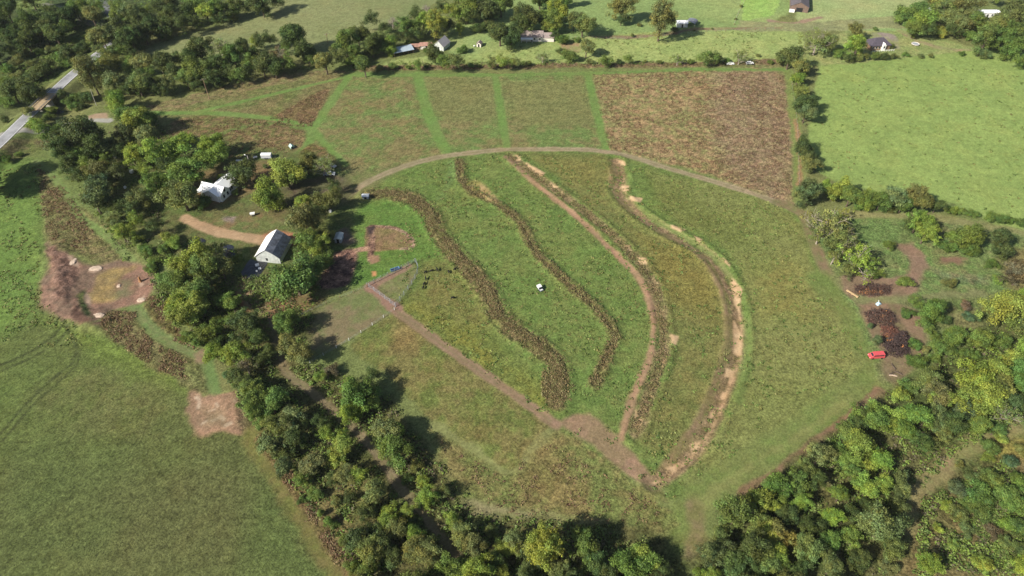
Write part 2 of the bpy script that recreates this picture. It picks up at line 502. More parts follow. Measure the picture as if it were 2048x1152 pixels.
# --- swales: weedy banks, ditches, worn paths and pale pans
SW1 = "738,388 800,392 850,418 878,470 925,525 972,580 1002,640 1060,682 1108,722 1118,770 1112,808"
SW2 = "918,322 924,362 952,388 1000,412 1040,445 1072,505 1128,560 1180,605 1226,662 1218,705 1188,768"
SW3 = "1020,312 1095,368 1172,425 1245,490 1300,555 1322,630 1326,700 1302,780 1268,868"
SW4 = "1232,322 1244,360 1236,385 1280,430 1345,470 1410,505 1455,560 1474,620 1478,690 1452,770 1420,850 1370,920 1310,965"
layer(SW1, C(136, 116, 78), C(106, 104, 58), width=6.4, soft=1.3, wob=2.8, tf=1.1, wd=1.1, nz='fine', name="swale")
layer("1085,740 1120,760 1128,800 1085,795", C(122, 106, 60), C(100, 90, 48), soft=1, tf=1.1, wd=1.0, nz='fine')
layer(SW2, C(132, 120, 74), C(106, 102, 58), width=3.8, soft=1.2, wob=2.2, tf=1.1, wd=0.6, nz='fine', name="swale")
layer("925,368 955,360 985,385 1000,408 960,392", C(190, 158, 110), C(150, 140, 74), soft=1.2, wob=1, tf=0.4)
layer(SW3, C(152, 128, 92), C(128, 122, 74), width=4.4, soft=1.0, wob=1.2, tf=0.9, wd=0.35, nz='fine', name="swale")
layer(SW4, C(154, 126, 94), C(138, 118, 80), width=5.4, soft=0.9, wob=1.2, tf=0.7, wd=0.12, nz='fine', name="swale")
layer("1244,345 1250,385 1290,425 1352,462 1418,500 1462,555 1479,620 1481,700 1458,770 1428,845 1378,915 1318,962", C(206, 166, 124), C(160, 130, 92), width=1.5, soft=0.6, wob=1.2, alpha=0.75, tf=0.3, nz='fine')
layer(SW4, C(104, 92, 58), width=0.7, soft=0.6, wob=0.6, alpha=0.7, tf=0.8, wd=0.4)
layer("1013,314 1075,370 1150,430 1222,500 1282,562 1306,640 1300,715 1268,790 1242,878", C(172, 132, 104), C(156, 126, 94), width=2.6, soft=0.8, wob=0.5, tf=0.3, wd=0, name="dirt_track")
layer("1228,330 1222,368 1252,410 1320,465 1390,502 1432,560 1452,620 1452,690 1428,770 1392,850 1330,930", C(150, 122, 92), C(136, 122, 78), width=2.4, soft=1, wob=0.6, tf=0.35, name="dirt_track")
layer("1262,330 1262,380 1300,432 1370,475 1430,515 1474,575 1494,640 1494,720 1476,800", C(116, 134, 68), width=3.2, soft=1.2, wob=0.5, tf=0.35, alpha=0.75, name="mown_path")
layer("880,398 905,350 902,322", C(112, 132, 70), width=3, soft=1.2)
for q in ("1028,310 1040,312 1043,322 1030,320", "1052,326 1090,346 1084,354 1056,336", "1100,366 1115,374 1108,380 1096,372", "1230,476 1242,480 1238,486 1228,484",
          "1246,490 1260,492 1262,502 1250,502", "1276,516 1292,518 1294,528 1278,530", "1232,318 1250,322 1254,334 1242,330", "1242,370 1256,374 1258,384 1246,384",
          "1256,392 1284,398 1282,408 1262,402", "1340,450 1370,460 1362,466 1344,458", "1384,470 1404,480 1398,486", "1444,518 1462,530 1460,540", "1464,556 1484,580 1482,640 1466,600",
          "1468,640 1486,670 1482,712 1468,706", "1452,736 1466,738 1464,752 1450,752", "1444,780 1456,782 1450,798 1440,796", "1418,830 1434,812 1424,842", "1380,885 1402,880 1396,905 1384,905",
          "1290,960 1322,958 1310,972 1296,970", "1324,715 1332,720 1324,738", "1270,820 1282,840 1278,860 1270,850", "1340,670 1356,672 1352,690 1344,690", "1330,935 1360,925 1350,945"):
    layer(q, C(218, 180, 136), C(200, 162, 120), soft=0.5, wob=0.8, tf=0.2, wd=0, nz='fine')
layer("1110,846 1180,828 1236,872 1300,950 1320,985 1270,965 1200,905 1140,862", C(162, 128, 102), C(146, 122, 90), soft=1.2, wob=1.5, tf=0.35, wd=0, name="bare_soil")
layer("1250,960 1330,970 1338,1010 1300,995", C(140, 122, 88), C(122, 122, 68), soft=2, tf=0.4)
# --- tracks
layer("690,395 740,362 800,336 870,316 940,306 1020,299 1150,299 1210,303 1270,316 1350,341 1430,364 1500,386 1560,408 1606,430", C(172, 148, 120), C(156, 140, 106), width=3.4, soft=0.8, wob=0.4, tf=0.25, wd=0, name="dirt_track")
layer("1560,406 1606,430 1632,490 1655,545 1690,600", C(142, 118, 90), C(124, 122, 76), width=5.5, soft=1.2, wob=1, tf=0.3, wd=0, name="dirt_track")
layer("1640,560 1690,620 1738,700 1748,745 1690,800 1600,862 1500,922 1390,1000 1370,1080", C(116, 130, 66), C(122, 128, 70), width=10, soft=2.2, wob=0.8, tf=0.4, wd=0, name="mown_path")
layer("1700,798 1600,868 1500,930 1395,1010", C(146, 142, 84), width=2.0, soft=1.5, alpha=0.5, tf=0.3)
layer("1760,786 1705,838 1640,888 1570,944 1492,992", C(150, 112, 90), C(136, 108, 80), width=5.0, soft=0.7, wob=0.8, tf=0.3, wd=0, name="bare_soil")
layer("1380,1010 1395,1060 1380,1120 1360,1160", C(146, 124, 92), C(126, 120, 72), width=5, soft=1.2, tf=0.35)
LANES = []
# --- fields at the bottom
layer("700,690 788,626 1100,856 1020,946 870,850 780,760", C(112, 120, 60), C(130, 120, 70), tf=0.7, wd=0.1, name="paddock")
layer("800,640 850,650 830,700 790,700", C(144, 116, 72), soft=5, alpha=0.6, tf=0.9, wd=0.3)
layer("860,856 1020,946 1104,860 1330,1010 1348,1060 1230,1070 1000,1036 920,1026", C(118, 124, 66), C(136, 122, 74), tf=0.8, wd=0.2, name="paddock")
layer("865,850 940,895 1020,946 1065,900 1104,860", C(136, 136, 82), width=2.0, soft=0.8, tf=0.35, wd=0)
layer("930,1018 1030,1030 1120,1042 1200,1056", C(150, 138, 98), C(128, 130, 76), width=5, soft=1.5, tf=0.4)
layer("1080,880 1120,900 1110,980 1030,1000 1040,940", C(140, 118, 72), soft=5, alpha=0.5, tf=0.9, wd=0.3)
layer("600,632 735,572 788,624 622,726", C(134, 118, 86), C(118, 124, 74), soft=0.9, wob=0.6, tf=0.35, wd=0, name="pen_ground")
layer("785,615 850,664 950,736 1050,806 1112,850", C(160, 126, 104), C(146, 120, 92), width=3.6, soft=0.7, wob=0.5, tf=0.25, wd=0, name="dirt_track")
layer("735,570 830,524 838,545 792,612", C(132, 122, 84), C(118, 126, 70), soft=0.8, wob=0.4, tf=0.4, wd=0)
layer("745,570 780,552 820,532", C(150, 120, 98), width=2.4, soft=0.8, tf=0.25)
layer("738,575 775,602 795,615", C(152, 116, 98), width=4, soft=1, tf=0.25)
# --- left field
layer("-60,330 78,318 92,380 86,480 80,600 140,658 260,692 402,782 380,850 500,872 560,960 700,1170 -60,1170", C(104, 118, 60), C(104, 110, 60), nz='big', tf=0.7, wd=0.09, name="meadow")
layer("-60,330 75,325 90,390 84,480 72,600 40,650 -60,640", C(118, 140, 66), C(108, 132, 62), soft=7, tf=0.6)
layer("90,640 260,695 400,782 330,770 200,720", C(120, 138, 58), soft=4, alpha=0.7)
layer("150,700 330,770 330,900 120,900 60,800", C(104, 106, 58), C(114, 106, 66), soft=12, alpha=0.6, tf=0.7)
layer("-60,880 700,880 820,1170 -60,1170", C(94, 104, 56), C(102, 102, 60), soft=14, nz='big', alpha=0.8, tf=0.75, wd=0.1)
for q in ("0,732 60,704 110,670 130,640", "8,740 70,712 122,678 140,650", "0,868 60,800 120,745 148,720 146,680 125,640", "8,878 70,806 130,752 156,722 152,680"):
    layer(q, C(78, 84, 48), width=1.1, soft=0.6, wob=0.2, alpha=0.85)
layer("75,330 105,345 150,400 230,470 262,515 225,525 165,512 100,488 86,420", C(132, 118, 78), C(114, 112, 66), tf=1.0, wd=0.45, nz='fine', soft=1.8)
layer("150,410 235,470 256,500 210,480", C(136, 128, 78), soft=3, tf=0.9, alpha=0.7)
layer("212,622 268,624 300,680 400,716 412,786 330,746 240,692 204,656", C(128, 116, 76), C(112, 108, 64), tf=1.0, wd=0.5, nz='fine', soft=1.2)
layer("310,700 400,722 410,780 340,745", C(124, 126, 74), C(112, 110, 64), soft=3, tf=0.9, wd=0.6)
layer("290,590 335,598 365,680 400,702 340,678 300,645", C(122, 104, 66), C(104, 96, 54), tf=1.05, wd=0.8, nz='fine')
layer("70,322 100,345 145,402 160,432 215,474 262,520", C(122, 142, 76), C(128, 140, 80), width=3.6, soft=0.9, wob=0.5, tf=0.35, wd=0, name="mown_path")
layer("262,604 300,652 342,686 402,712 415,725 432,785", C(112, 132, 74), C(122, 128, 78), width=4.0, soft=0.9, wob=0.5, tf=0.35, wd=0, name="mown_path")
layer("402,712 440,690", C(150, 124, 96), width=4, soft=1, tf=0.3)
layer("92,488 112,500 155,520 180,530 240,520 300,534 306,582 280,606 225,620 208,640 165,652 130,640 84,612 78,580 96,540", C(156, 118, 98), C(128, 104, 86), soft=1.4, wob=1.8, tf=0.45, wd=0, name="pond_bed")
layer("94,490 112,498 140,518 152,555 135,590 112,600 112,555 98,520", C(118, 88, 74), C(144, 110, 94), soft=1.8, wob=2.5, tf=0.8, nz='fine', alpha=0.85)
layer("160,592 172,562 176,612 190,640 165,630", C(60, 76, 44), C(86, 92, 52), soft=1.2, tf=0.8, wd=0.3)
layer("150,610 185,645 210,645 190,655 150,640", C(100, 74, 62), soft=1.2, tf=0.4)
layer("190,548 232,536 268,530 262,542 238,552 232,590 195,604 182,585", C(172, 146, 88), C(148, 126, 82), soft=2.0, wob=3.0, tf=0.5, nz='fine', alpha=0.85)
layer("240,560 262,555 262,585 232,592", C(112, 120, 80), soft=2, alpha=0.7)
for q in ("178,540 196,528 200,536 186,544", "137,512 150,520 158,534 148,532", "170,578 178,600 182,614 172,604", "272,600 288,590 284,604 274,606", "186,628 205,626 208,634 192,636", "278,560 284,566 280,570", "396,788 403,792 400,812 396,806"):
    layer(q, C(196, 164, 138), C(180, 150, 126), soft=0.6, wob=0.8, tf=0.15, wd=0)
layer("386,786 404,791 432,786 472,780 478,812 492,850 504,870 470,866 440,857 415,867 396,868 380,850 373,820", C(176, 136, 108), C(150, 120, 94), soft=1.0, wob=2.6, tf=0.45, wd=0.03, name="bare_soil")
for q in ('392,795 398,800 396,815', '425,840 436,836', '440,832 446,838', '418,822 430,818', '452,850 460,846', '405,846 412,842', '470,800 476,806', '432,806 436,812'):
    layer(q, C(206, 176, 148), width=0.9, soft=0.4, wob=0.6, tf=0.3)
layer('478,800 486,830 496,862', C(120, 92, 74), C(146, 116, 92), width=3, soft=1.2, wob=1.5, tf=1.0, wd=0.5, nz='fine')
layer("405,820 440,815 450,850 410,850", C(144, 126, 94), soft=3, alpha=0.7)
# --- the wooded strip and the farmyard
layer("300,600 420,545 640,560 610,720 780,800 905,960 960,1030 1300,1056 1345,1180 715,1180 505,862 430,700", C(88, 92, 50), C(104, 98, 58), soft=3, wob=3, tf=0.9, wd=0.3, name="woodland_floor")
layer("640,990 700,960 760,1000 720,1050 690,1120 660,1060", C(120, 118, 64), C(132, 112, 72), soft=4, tf=0.9, wd=0.5)
layer("505,872 570,962 630,1062 690,1160", C(116, 116, 60), C(124, 112, 66), width=7, soft=1.5, wob=0.8, tf=0.4, wd=0, name="farm_track")
layer("520,880 580,960 648,1066 705,1150", C(130, 102, 72), C(112, 98, 58), width=3.4, soft=1, wob=1.2, tf=1.0, wd=0.6, nz='fine')
layer("240,300 350,270 600,305 690,340 705,480 640,600 470,580 380,560 290,490 200,340", C(98, 112, 58), C(110, 106, 64), soft=3, wob=3, tf=0.6, wd=0.1, name="yard")
layer("395,345 470,330 560,322 590,345 520,380 460,400 410,420 385,400", C(148, 112, 84), C(122, 106, 70), soft=3, tf=0.4, alpha=0.75)
layer("520,395 600,400 590,440 520,450 480,430", C(122, 100, 74), C(108, 106, 62), soft=3, tf=0.4, alpha=0.7)
layer("560,370 680,350 700,390 640,430 580,420", C(104, 88, 72), C(98, 96, 62), soft=3, tf=0.4)
layer("430,440 520,430 560,450 500,465 430,460", C(110, 116, 66), C(132, 108, 76), soft=2)
layer("448,435 470,434 465,444 450,443", C(142, 124, 112), soft=1)
layer("372,436 392,448 430,462 480,473 535,482", C(192, 156, 120), C(172, 140, 106), width=5.2, soft=0.7, wob=0.6, tf=0.2, wd=0, name="dirt_drive")
layer("530,470 560,462 600,475 590,490 545,480", C(180, 122, 92), soft=1.5, tf=0.3)
layer("470,580 500,590 515,620 490,620", C(176, 116, 78), C(140, 96, 68), soft=1, tf=0.4)
layer("480,575 505,600 530,640 545,660", C(152, 126, 94), C(120, 112, 70), width=4, soft=1, tf=0.35)
layer("530,600 590,590 640,600 600,625 540,640", C(160, 118, 86), C(120, 106, 66), soft=1.5, tf=0.4)
layer("545,640 556,700 575,745 625,785 690,842 740,892 782,950 830,1010 872,1062 915,1115", C(146, 122, 98), C(122, 110, 78), width=2.5, soft=0.8, wob=0.6, tf=0.3, wd=0, name="dirt_track")
# grass ridge between the wheel ruts
for q in ("556,700 575,745 625,785 690,842 740,892 782,950 830,1010 872,1062", "785,615 850,664 950,736 1050,806 1100,842", "740,362 800,336 870,316 940,306 1020,299 1150,299 1210,303 1270,316 1350,341 1430,364 1500,386 1560,408"):
    layer(q, C(112, 116, 66), C(128, 114, 80), width=0.8, soft=0.7, wob=0.3, alpha=0.6)
for q in ("262,604 300,652 342,686 402,712", "70,322 100,345 145,402 160,432 215,474 262,520"):
    layer(q, C(132, 128, 86), width=0.5, soft=0.6, wob=0.2, alpha=0.5)
# garden beds
layer("732,455 752,451 790,455 815,468 828,485 825,494 800,498 735,500", C(128, 116, 70), C(146, 116, 84), soft=0.6, wob=0.3, tf=0.7, wd=0, name="garden_bed")
layer("738,456 752,453 790,457 815,469 827,484 822,495 802,498", C(190, 154, 126), C(140, 104, 84), width=1.6, soft=0.5, wob=0.4, tf=1.0, wd=0.3, nz='fine')
layer("742,455 744,475 742,500 741,520", C(176, 136, 110), C(120, 90, 76), width=2.6, soft=0.6, wob=0.6, tf=1.0, wd=0.3, nz='fine')
layer("733,455 750,453 748,468 736,472", C(78, 62, 60), soft=0.8, wob=0.5, tf=0.5)
layer("738,512 758,510 760,522 742,528", C(160, 124, 96), soft=0.6, wob=0.3, tf=0.3)
layer("672,505 715,500 708,545 690,572 640,575 650,540", C(160, 120, 100), C(104, 78, 70), soft=1, wob=0.8, tf=1.0, wd=0.25, nz='fine', name="garden_bed")
layer("675,462 695,458 705,480 690,490 675,485", C(140, 112, 96), C(110, 104, 84), soft=1.5, tf=0.4)
layer("712,502 735,499", C(176, 138, 112), width=1.6, soft=0.5)
layer("744,543 752,543 753,551 745,552", C(214, 148, 98), soft=0.5, wob=0.2, tf=0.3)
# --- right: scrub, soil and woods
layer("1618,442 1800,436 2080,470 2080,610 1900,700 1772,765 1742,700 1692,592", C(112, 134, 72), C(128, 130, 80), soft=2, tf=0.8, wd=0.3)
layer("1690,428 1800,432 1900,440 2070,470", C(148, 142, 92), C(134, 132, 82), width=5, soft=1.5, tf=0.4, wd=0, name="farm_track")
layer("1690,455 1830,445 1820,480 1760,490 1700,490", C(110, 130, 70), soft=5, tf=0.8, alpha=0.6)
layer("1796,490 1828,487 1856,520 1846,555 1830,592 1732,606 1692,584 1682,552 1730,548 1790,556 1818,530", C(148, 118, 96), C(134, 112, 86), soft=1.2, wob=1.6, tf=0.4, wd=0, name="bare_soil")
layer("1712,596 1820,612 1850,650 1846,700 1804,764 1772,752 1752,690 1722,640", C(144, 116, 92), C(126, 112, 80), soft=1.4, wob=1.5, tf=0.35, wd=0, name="bare_soil")
layer("1720,600 1900,592 1960,585", C(130, 128, 84), width=4, soft=1.2, tf=0.4)
layer("1880,510 1930,515 1920,530 1880,525", C(140, 108, 86), soft=1.5, tf=0.3)
layer("1870,540 1990,550 1980,570 1880,565", C(120, 132, 86), C(140, 124, 88), soft=2)
layer("1850,600 2000,600 2000,680 1900,690", C(128, 122, 78), C(106, 122, 64), soft=4, tf=0.8)
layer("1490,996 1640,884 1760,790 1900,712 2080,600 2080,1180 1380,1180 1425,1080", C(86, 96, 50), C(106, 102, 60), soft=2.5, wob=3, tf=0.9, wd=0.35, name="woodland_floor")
layer("2080,845 1990,866 1925,905 1875,950 1822,1000 1808,1045", C(130, 130, 78), C(142, 128, 84), width=6, soft=1.5, wob=0.8, tf=0.4, wd=0, name="farm_track")
layer("1880,912 1915,915 1910,935 1885,935", C(160, 134, 100), soft=2)
layer("1850,1000 2080,900 2080,1180 1800,1180 1830,1080", C(108, 110, 60), C(130, 112, 72), soft=4, tf=0.95, wd=0.5)
layer("1990,890 2060,880 2060,910 2000,910", C(168, 150, 72), soft=4, alpha=0.8)
layer("2000,500 2080,480 2080,640 2020,590", C(126, 116, 70), soft=4, tf=0.9)

# side road
layer("-20,286 25,276 50,270 88,262 130,252 180,240 218,241", C(176, 170, 158), C(160, 152, 140), width=4.4, soft=0.6, wob=0.3, tf=0.12, wd=0, name="side_road")
layer("165,236 190,228 212,226 215,236", C(176, 146, 118), soft=1, tf=0.2)
layer("0,300 40,285 90,275 110,290 60,310 0,325", C(118, 108, 72), C(108, 116, 62), soft=2, tf=0.9, wd=0.4)

# --- relief
ROAD_Z = 3.0
ROAD = curve(W(P("-60,340 0,285 46,240 68,220 103,187 140,153 172,127 217,92 262,62"), ROAD_Z), 6)
BR_A = np.array(unproj(66, 222, ROAD_Z)[:2]); BR_B = np.array(unproj(104, 186, ROAD_Z)[:2])
_sw = [(curve(W(P(q)), 6), a, wd_) for q, a, wd_ in ((SW1, -0.5, 2.0), (SW2, -0.7, 1.0), (SW3, -0.4, 1.6), (SW4, -0.5, 2.2))]
_bank = curve(W(P("112,505 122,545 128,585 150,622 185,648")), 6)
_pond = W(P("225,570"))[0]


def relief(x, y):
    x = np.asarray(x, float); y = np.asarray(y, float)
    z = (fbm(x, y, 60, 91, 2) - 0.5) * 0.8
    for ln, a, wd_ in _sw:
        d = seg_dist(x, y, ln)
        z = z + a * np.exp(-(d / wd_) ** 2) + 0.35 * np.exp(-((d - wd_ * 2.0) / 1.2) ** 2)
    for k_, hh_, ww_ in ((0, 0.85, 2.3), (1, 0.6, 1.5), (2, 0.3, 1.8)):
        d = seg_dist(x, y, _sw[k_][0])
        rag = fbm(x, y, 4.0, 41 + k_, 3)
        z = z + hh_ * (0.35 + 1.3 * rag) * np.exp(-((d + 2.2 * (rag - 0.5)) / ww_) ** 4)
    d = seg_dist(x, y, _bank)
    lump = fbm(x, y, 4.5, 63, 3)
    z = z + (0.9 + 0.9 * (lump - 0.3)) * np.exp(-(d / 4.6) ** 2) + (0.7 * (lump - 0.5) + 0.5 * (vnoise(x, y, 1.6, 71) - 0.5)) * np.exp(-(d / 9.0) ** 4)
    r = np.hypot(x - _pond[0], y - _pond[1])
    z = z - 1.0 * smooth(22, 10, r)
    d = seg_dist(x, y, ROAD)
    m = smooth(11, 4.0, d)
    z = z * (1 - m) + (ROAD_Z - 0.16) * m
    e = BR_B - BR_A; L = np.hypot(*e)
    t = ((x - BR_A[0]) * e[0] + (y - BR_A[1]) * e[1]) / L
    g = smooth(0.0, 3.5, t) * smooth(L, L - 3.5, t) * smooth(26, 14, d)
    return z * (1 - g) + (-1.6) * g


def ground_z(x, y):
    return float(relief(np.array([x]), np.array([y]))[0])


GZ = relief(GX, GY)
edge = np.abs(GY - 250) > 1.0
GZ += edge * (weed * (0.6 * (FINE - 0.35) + 0.6 * (N2 - 0.4)) + 0.05 * (FINE - 0.5))
GRAIN = 1 + np.clip(tuft, 0.25, 1)[:, None] * (0.6 * (FINE - 0.5) + 0.7 * (rng.random(NG) - 0.5))[:, None]
gcol = np.clip(gcol * GRAIN, 0.004, 0.9)
fid = gid[GF[:, 0]]
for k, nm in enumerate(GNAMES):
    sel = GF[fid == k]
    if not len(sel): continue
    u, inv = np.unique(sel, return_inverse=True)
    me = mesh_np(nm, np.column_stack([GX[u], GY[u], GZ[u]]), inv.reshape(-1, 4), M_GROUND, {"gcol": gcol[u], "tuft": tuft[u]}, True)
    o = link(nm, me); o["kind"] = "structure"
# the country beyond the mapped sheet, out to the horizon
bx = np.linspace(-4000, 4000, 41)
X, Y, Fq = grid(-4000, 4000, 41, np.linspace(-3000, 5000, 41))
cc = blend(C(112, 124, 68), C(120, 120, 74), vnoise(X, Y, 400, 3))
o = link("ground", mesh_np("ground", np.column_stack([X, Y, np.full(len(X), -2.6)]), Fq, M_GROUND, {"gcol": cc, "tuft": np.full(len(X), 0.5)}))
o["kind"] = "structure"

# ------------------------------------------------------------------ road and bridge
def ribbon(pts, width, z0, z1, mb):
    n = len(pts)
    T = np.gradient(pts, axis=0); T /= np.linalg.norm(T, axis=1)[:, None]
    Nn = np.column_stack([-T[:, 1], T[:, 0]]) * width / 2
    vs = []
    for i in range(n):
        for s, z in ((-1, z1), (1, z1), (1, z0), (-1, z0)):
            vs.append((pts[i, 0] + s * Nn[i, 0], pts[i, 1] + s * Nn[i, 1], z))
    fs = []
    for i in range(n - 1):
        a, b = i * 4, (i + 1) * 4
        for k in range(4):
            fs.append((a + k, a + (k + 1) % 4, b + (k + 1) % 4, b + k))
    fs += [(0, 1, 2, 3), tuple((n - 1) * 4 + k for k in (3, 2, 1, 0))]
    mb.add(vs, fs)


e = (BR_B - BR_A); BL = float(np.hypot(*e)); ed = e / BL
tt = (ROAD - BR_A) @ ed
RW = 6.0
below = np.vstack([ROAD[tt < -0.01], BR_A + ed * 0.0]); above = np.vstack([BR_B, ROAD[tt > BL + 0.01]])
for pts in (below, above):
    mb = MB(); ribbon(pts, RW, ROAD_Z - 0.4, ROAD_Z, mb)
    o = mb.build("road", M_ASPHALT); o["kind"] = "structure"
    mb = MB()
    T = np.gradient(pts, axis=0); T /= np.linalg.norm(T, axis=1)[:, None]; Nn = np.column_stack([-T[:, 1], T[:, 0]])
    for s in (-1, 1):
        ribbon(pts + Nn * s * (RW / 2 - 0.35), 0.16, ROAD_Z + 0.002, ROAD_Z + 0.006, mb)
    o = mb.build("road_edge_line", M_WHITE); o["kind"] = "structure"
br = thing("road_bridge", "short road bridge with tan deck and grey side rails", "bridge", (BR_A[0], BR_A[1], 0), math.atan2(ed[1], ed[0]))
MB().box(0, BL, -RW / 2, RW / 2, ROAD_Z - 0.55, ROAD_Z + 0.01).build("deck", M_DECK, br)
for s in (-1, 1):
    r = MB(); yy = s * (RW / 2 - 0.12)
    for zz in (0.45, 0.85): r.box(-4, BL + 4, yy - 0.05, yy + 0.05, ROAD_Z + zz, ROAD_Z + zz + 0.16)
    for k in range(12): r.box(-4 + k * (BL + 8) / 11 - 0.07, -4 + k * (BL + 8) / 11 + 0.07, yy - 0.11, yy - 0.055, ROAD_Z + 0.012, ROAD_Z + 1.0)
    r.build("railing", M_STEEL, br)
for q in (0.33, 0.67): MB().box(BL * q - 0.4, BL * q + 0.4, -RW / 2 + 0.4, RW / 2 - 0.4, -2.2, ROAD_Z - 0.56).build("pier", M_CONC, br)
# the creek under the bridge
cr = curve(W(P("40,180 75,196 88,204 105,214 128,222 150,212")), 6)
mb = MB(); ribbon(cr[6:-8], 3.2, -1.7, -1.45, mb)
o = mb.build("creek_water", simple("creek_water", (0.05, 0.06, 0.05), 0.08, 0.2, 0.5, 0.1, 0, 0.5)); o["kind"] = "structure"

# ------------------------------------------------------------------ tree prototypes
def leaf_quads(pos, nrm, size, rg):
    n = len(pos)
    nrm = nrm / (np.linalg.norm(nrm, axis=1)[:, None] + 1e-9)
    a = rg.normal(size=(n, 3)); a -= nrm * (a * nrm).sum(1)[:, None]; a /= np.linalg.norm(a, axis=1)[:, None] + 1e-9
    b = np.cross(nrm, a)
    s = size[:, None] * 0.5
    asp = rg.uniform(0.55, 0.95, n)[:, None]
    # kite shaped leaf sprays, folded a little
    p0 = pos - a * s * 1.25
    p1 = pos + b * s * asp - a * s * 0.1 - nrm * s * 0.25
    p2 = pos + a * s * 1.25
    p3 = pos - b * s * asp - a * s * 0.1 - nrm * s * 0.25
    V = np.stack([p0, p1, p2, p3], 1).reshape(-1, 3)
    F = np.arange(4 * n).reshape(-1, 4)
    return V, F


def crown(seed, R, zc, rz, K, per, kind):
    rg = np.random.default_rng(seed)
    cs = []; rs = []
    lob = rg.uniform(0, 6.28, 4); la = rg.uniform(0.10, 0.27, 4)
    nd = {'r': 4, 'w': 5, 's': 4, 'b': 3}.get(kind, 1)
    dome = [(np.zeros(3), 1.0)] if nd == 1 else [(rg.normal(0, 1, 3) * np.array([.27, .27, .22]) * np.array([R, R, rz]), rg.uniform(.56, .88)) for _ in range(nd)]
    for i in range(K):
        for _ in range(20):
            d = rg.normal(size=3); d /= np.linalg.norm(d)
            if d[2] > -0.55 or rg.random() < 0.2: break
        th = math.atan2(d[1], d[0])
        m = 1 + sum(la[j] * math.sin((j + 1) * th + lob[j] + d[2] * 2) for j in range(4)) * 0.8
        if kind in 'rw': rr = rg.uniform(0.45, 0.86)
        elif kind == 's': rr = rg.uniform(0.4, 1.0)
        else: rr = rg.uniform(0.35, 0.84)
        dc, dr_ = dome[i % nd]
        c = dc + d * np.array([R * m, R * m, rz]) * rr * dr_ * (1.12 if nd > 1 else 1)
        if kind == 'c':
            h = (c[2] / rz + 1) / 2; c[:2] *= (1.15 - 0.85 * h)
        if kind == 't':
            c[:2] *= 0.9 + 0.25 * math.cos(c[2] / rz * 1.4)
        if kind == 'b' and c[2] < -0.5 * rz: c[2] *= 0.5
        cs.append(c); rs.append(R * (rg.uniform(0.15, 0.36) if kind not in 's' else rg.uniform(0.12, 0.24)))
    V = []; Fc = []; Cc = []; base = 0
    for c, r in zip(cs, rs):
        n = int(per * 1.6 * (r / (0.25 * R)) ** 2)
        d = rg.normal(size=(n, 3)); d /= np.linalg.norm(d, axis=1)[:, None]
        rad = r * rg.uniform(0.3, 1.15, n) ** 0.6
        jag = 1 + 0.38 * np.sin(d[:, 0] * 7 + seed + c[0]) * np.cos(d[:, 1] * 6 + c[1])
        p = c + d * (rad * jag)[:, None] * np.array([1.05, 1.05, 0.8])
        up = rg.uniform(0.1, 0.7)
        nr = d * 0.8 + np.array([0, 0, up]) + rg.normal(size=(n, 3)) * 0.5
        sz = R * 0.063 * rg.uniform(0.55, 1.5, n)
        v, f = leaf_quads(p, nr, sz, rg)
        tone = rg.uniform(0.68, 1.35); warm = rg.uniform(-0.12, 0.2)
        col = tone * rg.uniform(0.6, 1.45, n)
        cl = np.column_stack([col * (1 + warm), col, col * (1 - warm)])
        V.append(v); Fc.append(f + base); base += len(v); Cc.append(np.repeat(cl, 4, 0))
    V = np.concatenate(V); V[:, 2] += zc
    V[:, 2] = np.maximum(V[:, 2], 0.06 * R if kind in 'bc' else 0.15 * R)
    return mesh_np("crown", V, np.concatenate(Fc), M_LEAF, {"leafcol": np.concatenate(Cc)}), [c + np.array([0, 0, zc]) for c in cs], rs


def trunk(seed, R, zc, rz, tips, thick, mat, twigs=False):
    rg = random.Random(seed); mb = MB()
    top = zc + rz * 0.35
    bend = [(rg.uniform(-.25, .25), rg.uniform(-.25, .25)) for _ in range(5)]
    pts = [(bend[i][0] * i * .25 * R * .2, bend[i][1] * i * .25 * R * .2, top * i / 4 - (0.3 if i == 0 else 0)) for i in range(5)]
    mb.tube(pts, [thick * 1.25, thick, thick * .8, thick * .55, thick * .25], 7)
    for k, t in enumerate(tips):
        s = rg.choice(pts[1:4]) if zc > 1 else pts[0]
        m = [(s[i] * .5 + t[i] * .5) + rg.uniform(-.08, .08) * R for i in range(3)]; m[2] = m[2] * .9
        mb.tube([s, m, tuple(t)], [thick * .42, thick * .28, thick * .08], 5)
        if twigs:
            for q in range(7):
                u = rg.uniform(.4, 1); b0 = [m[i] * (1 - u) + t[i] * u for i in range(3)]
                e1 = [b0[i] + rg.gauss(0, .16) * R for i in range(3)]; e1[2] += .12 * R
                mb.tube([b0, e1], [thick * .16, thick * .05], 4)
    me = bpy.data.meshes.new("trunk"); me.from_pydata(mb.v, [], mb.f); me.update(); me.materials.append(mat)
    return me


